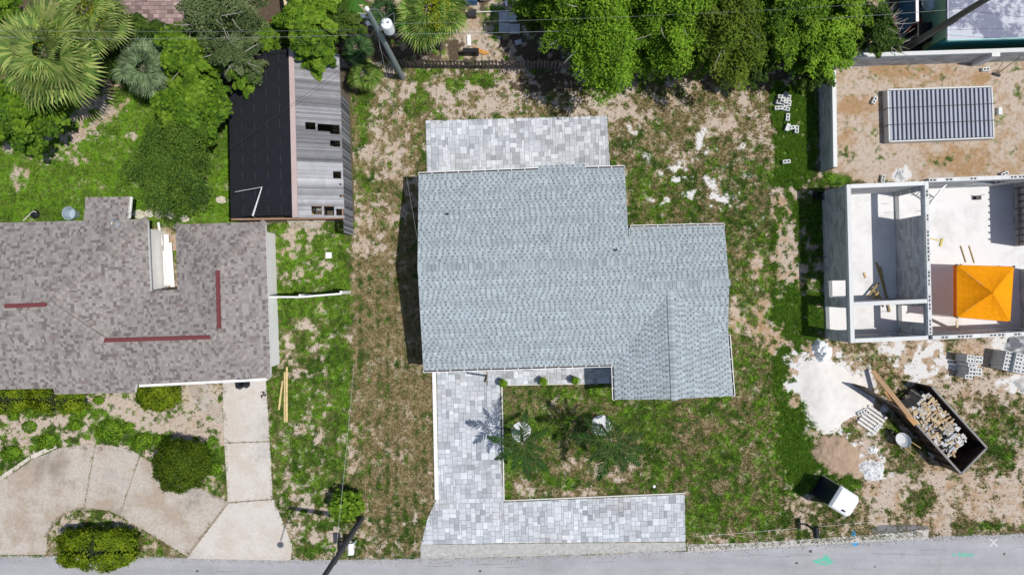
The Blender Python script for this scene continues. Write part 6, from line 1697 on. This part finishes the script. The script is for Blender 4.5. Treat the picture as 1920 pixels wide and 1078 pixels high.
# dead leaves and straw lying on bare soil
def litter(n, seed):
    rg = np.random.default_rng(seed); u = rg.uniform(-60, 1980, n); v = rg.uniform(0, 1045, n); ok = np.ones(n, bool)
    for b in BLOCKED[4:]: ok &= ~pipgrid(u, v, b)
    for b in (PATIO, DRV, APR, PAD): ok &= ~pipgrid(u, v, b)
    edge = np.interp(u, [p[0] for p in ROADEDGE], [p[1] for p in ROADEDGE]); ok &= v < edge - 1
    ok &= rg.random(n) < .03 + .45 * sample('D', u, v) * (1 - .5 * sample('G', u, v)) + .4 * sample('K', u, v)
    u, v = u[ok], v[ok]; m_ = len(u); pos = np.stack([(u - 960) / PX, (539 - v) / PX, rg.uniform(.008, .035, m_)], -1)
    nn = rg.normal(size=(m_, 3)) * .35 + np.array((0, 0, 1.0))
    cc_ = lerpc([(.05, .035, .02), (.12, .085, .05), (.21, .155, .09), (.30, .24, .15)], np.clip(rg.normal(.5, .3, m_), 0, 1))
    o = link('leaf_litter', leaf_mesh('leaf_litter', pos, nn, rg.uniform(.03, .13, m_), cc_, .35)); tag(o, 'dry brown leaf litter and straw scattered over the lots', 'litter', kind='stuff')
litter(70000, 5)
rg = np.random.default_rng(12); m_ = 5000; u = rg.uniform(-60, 1990, m_); v = np.interp(u, [p[0] for p in ROADEDGE], [p[1] for p in ROADEDGE]) + rg.normal(1, 4.5, m_)
o = link('road_grit', leaf_mesh('road_grit', np.stack([(u - 960) / PX, (539 - v) / PX, np.full(m_, .03)], -1), rg.normal(size=(m_, 3)) * .5 + np.array((0, 0, 1)), rg.uniform(.02, .07, m_), lerpc([(.15, .14, .12), (.38, .36, .33), (.55, .52, .47)], rg.random(m_)), .8, M_ATTR)); tag(o, 'pale grit and crumbs scattered along the road edge', 'grit', kind='stuff')
# grass creeping over paving edges
def fringe(lines, n, seed):
    rg = np.random.default_rng(seed); us_, vs_ = [], []
    for a, b in lines:
        m_ = int(n * math.hypot(b[0] - a[0], b[1] - a[1]) / 100); t_ = rg.random(m_); keep = np.sin(t_ * 31 + a[0]) + rg.normal(0, .8, m_) > 0; t_ = t_[keep]
        us_.append(a[0] + (b[0] - a[0]) * t_ + rg.normal(0, 1.3, len(t_))); vs_.append(a[1] + (b[1] - a[1]) * t_ + rg.normal(0, 1.3, len(t_)))
    u = np.concatenate(us_); v = np.concatenate(vs_); m_ = len(u); Vs, Cs = [], []
    c_ = lerpc([(.05, .10, .012), (.11, .19, .02), (.22, .19, .09)], rg.random(m_)); x = (u - 960) / PX; y = (539 - v) / PX
    for b in range(4):
        a = rg.uniform(0, 6.283, m_); h = rg.uniform(.05, .13, m_); ln = h * rg.uniform(.6, 1.5, m_); ca, sa = np.cos(a) * ln, np.sin(a) * ln; w = .016
        T = np.empty((m_, 3, 3)); T[:, 0] = np.stack([x - w, y, np.zeros(m_)], -1); T[:, 1] = np.stack([x + w, y, np.zeros(m_)], -1); T[:, 2] = np.stack([x + ca, y + sa, h], -1); Vs.append(T.reshape(-1, 3)); Cs.append(c_)
    Vt = np.concatenate(Vs); o = link('edge_grass', mesh_np('edge_grass', Vt, np.arange(len(Vt)).reshape(-1, 3), np.concatenate(Cs), GRASSM)); tag(o, 'grass creeping over the edges of the paving and driveways', 'grass', kind='stuff')
fringe([((798, 227), (1138, 218)), ((798, 227), (801, 330)), ((1138, 218), (1144, 320)), ((810, 700), (816, 936)), ((816, 938), (790, 1018)), ((946, 936), (1283, 922)), ((1285, 926), (1287, 1016)), ((942, 724), (946, 936)), ((942, 723), (1104, 720)),
        ((420, 720), (428, 938)), ((505, 730), (512, 934)), ((512, 936), (549, 1020)), ((264, 852), (330, 897)), ((330, 897), (427, 940)), ((110, 838), (250, 843)), ((0, 895), (110, 838)), ((205, 958), (290, 1006)), ((290, 1006), (349, 1042)), ((125, 960), (205, 958)), ((88, 1000), (125, 960))], 60, 3)
print('tufts', t)
print('objects', len(bpy.data.objects), 'tris', sum(len(o.data.polygons) for o in bpy.data.objects if o.type == 'MESH'))
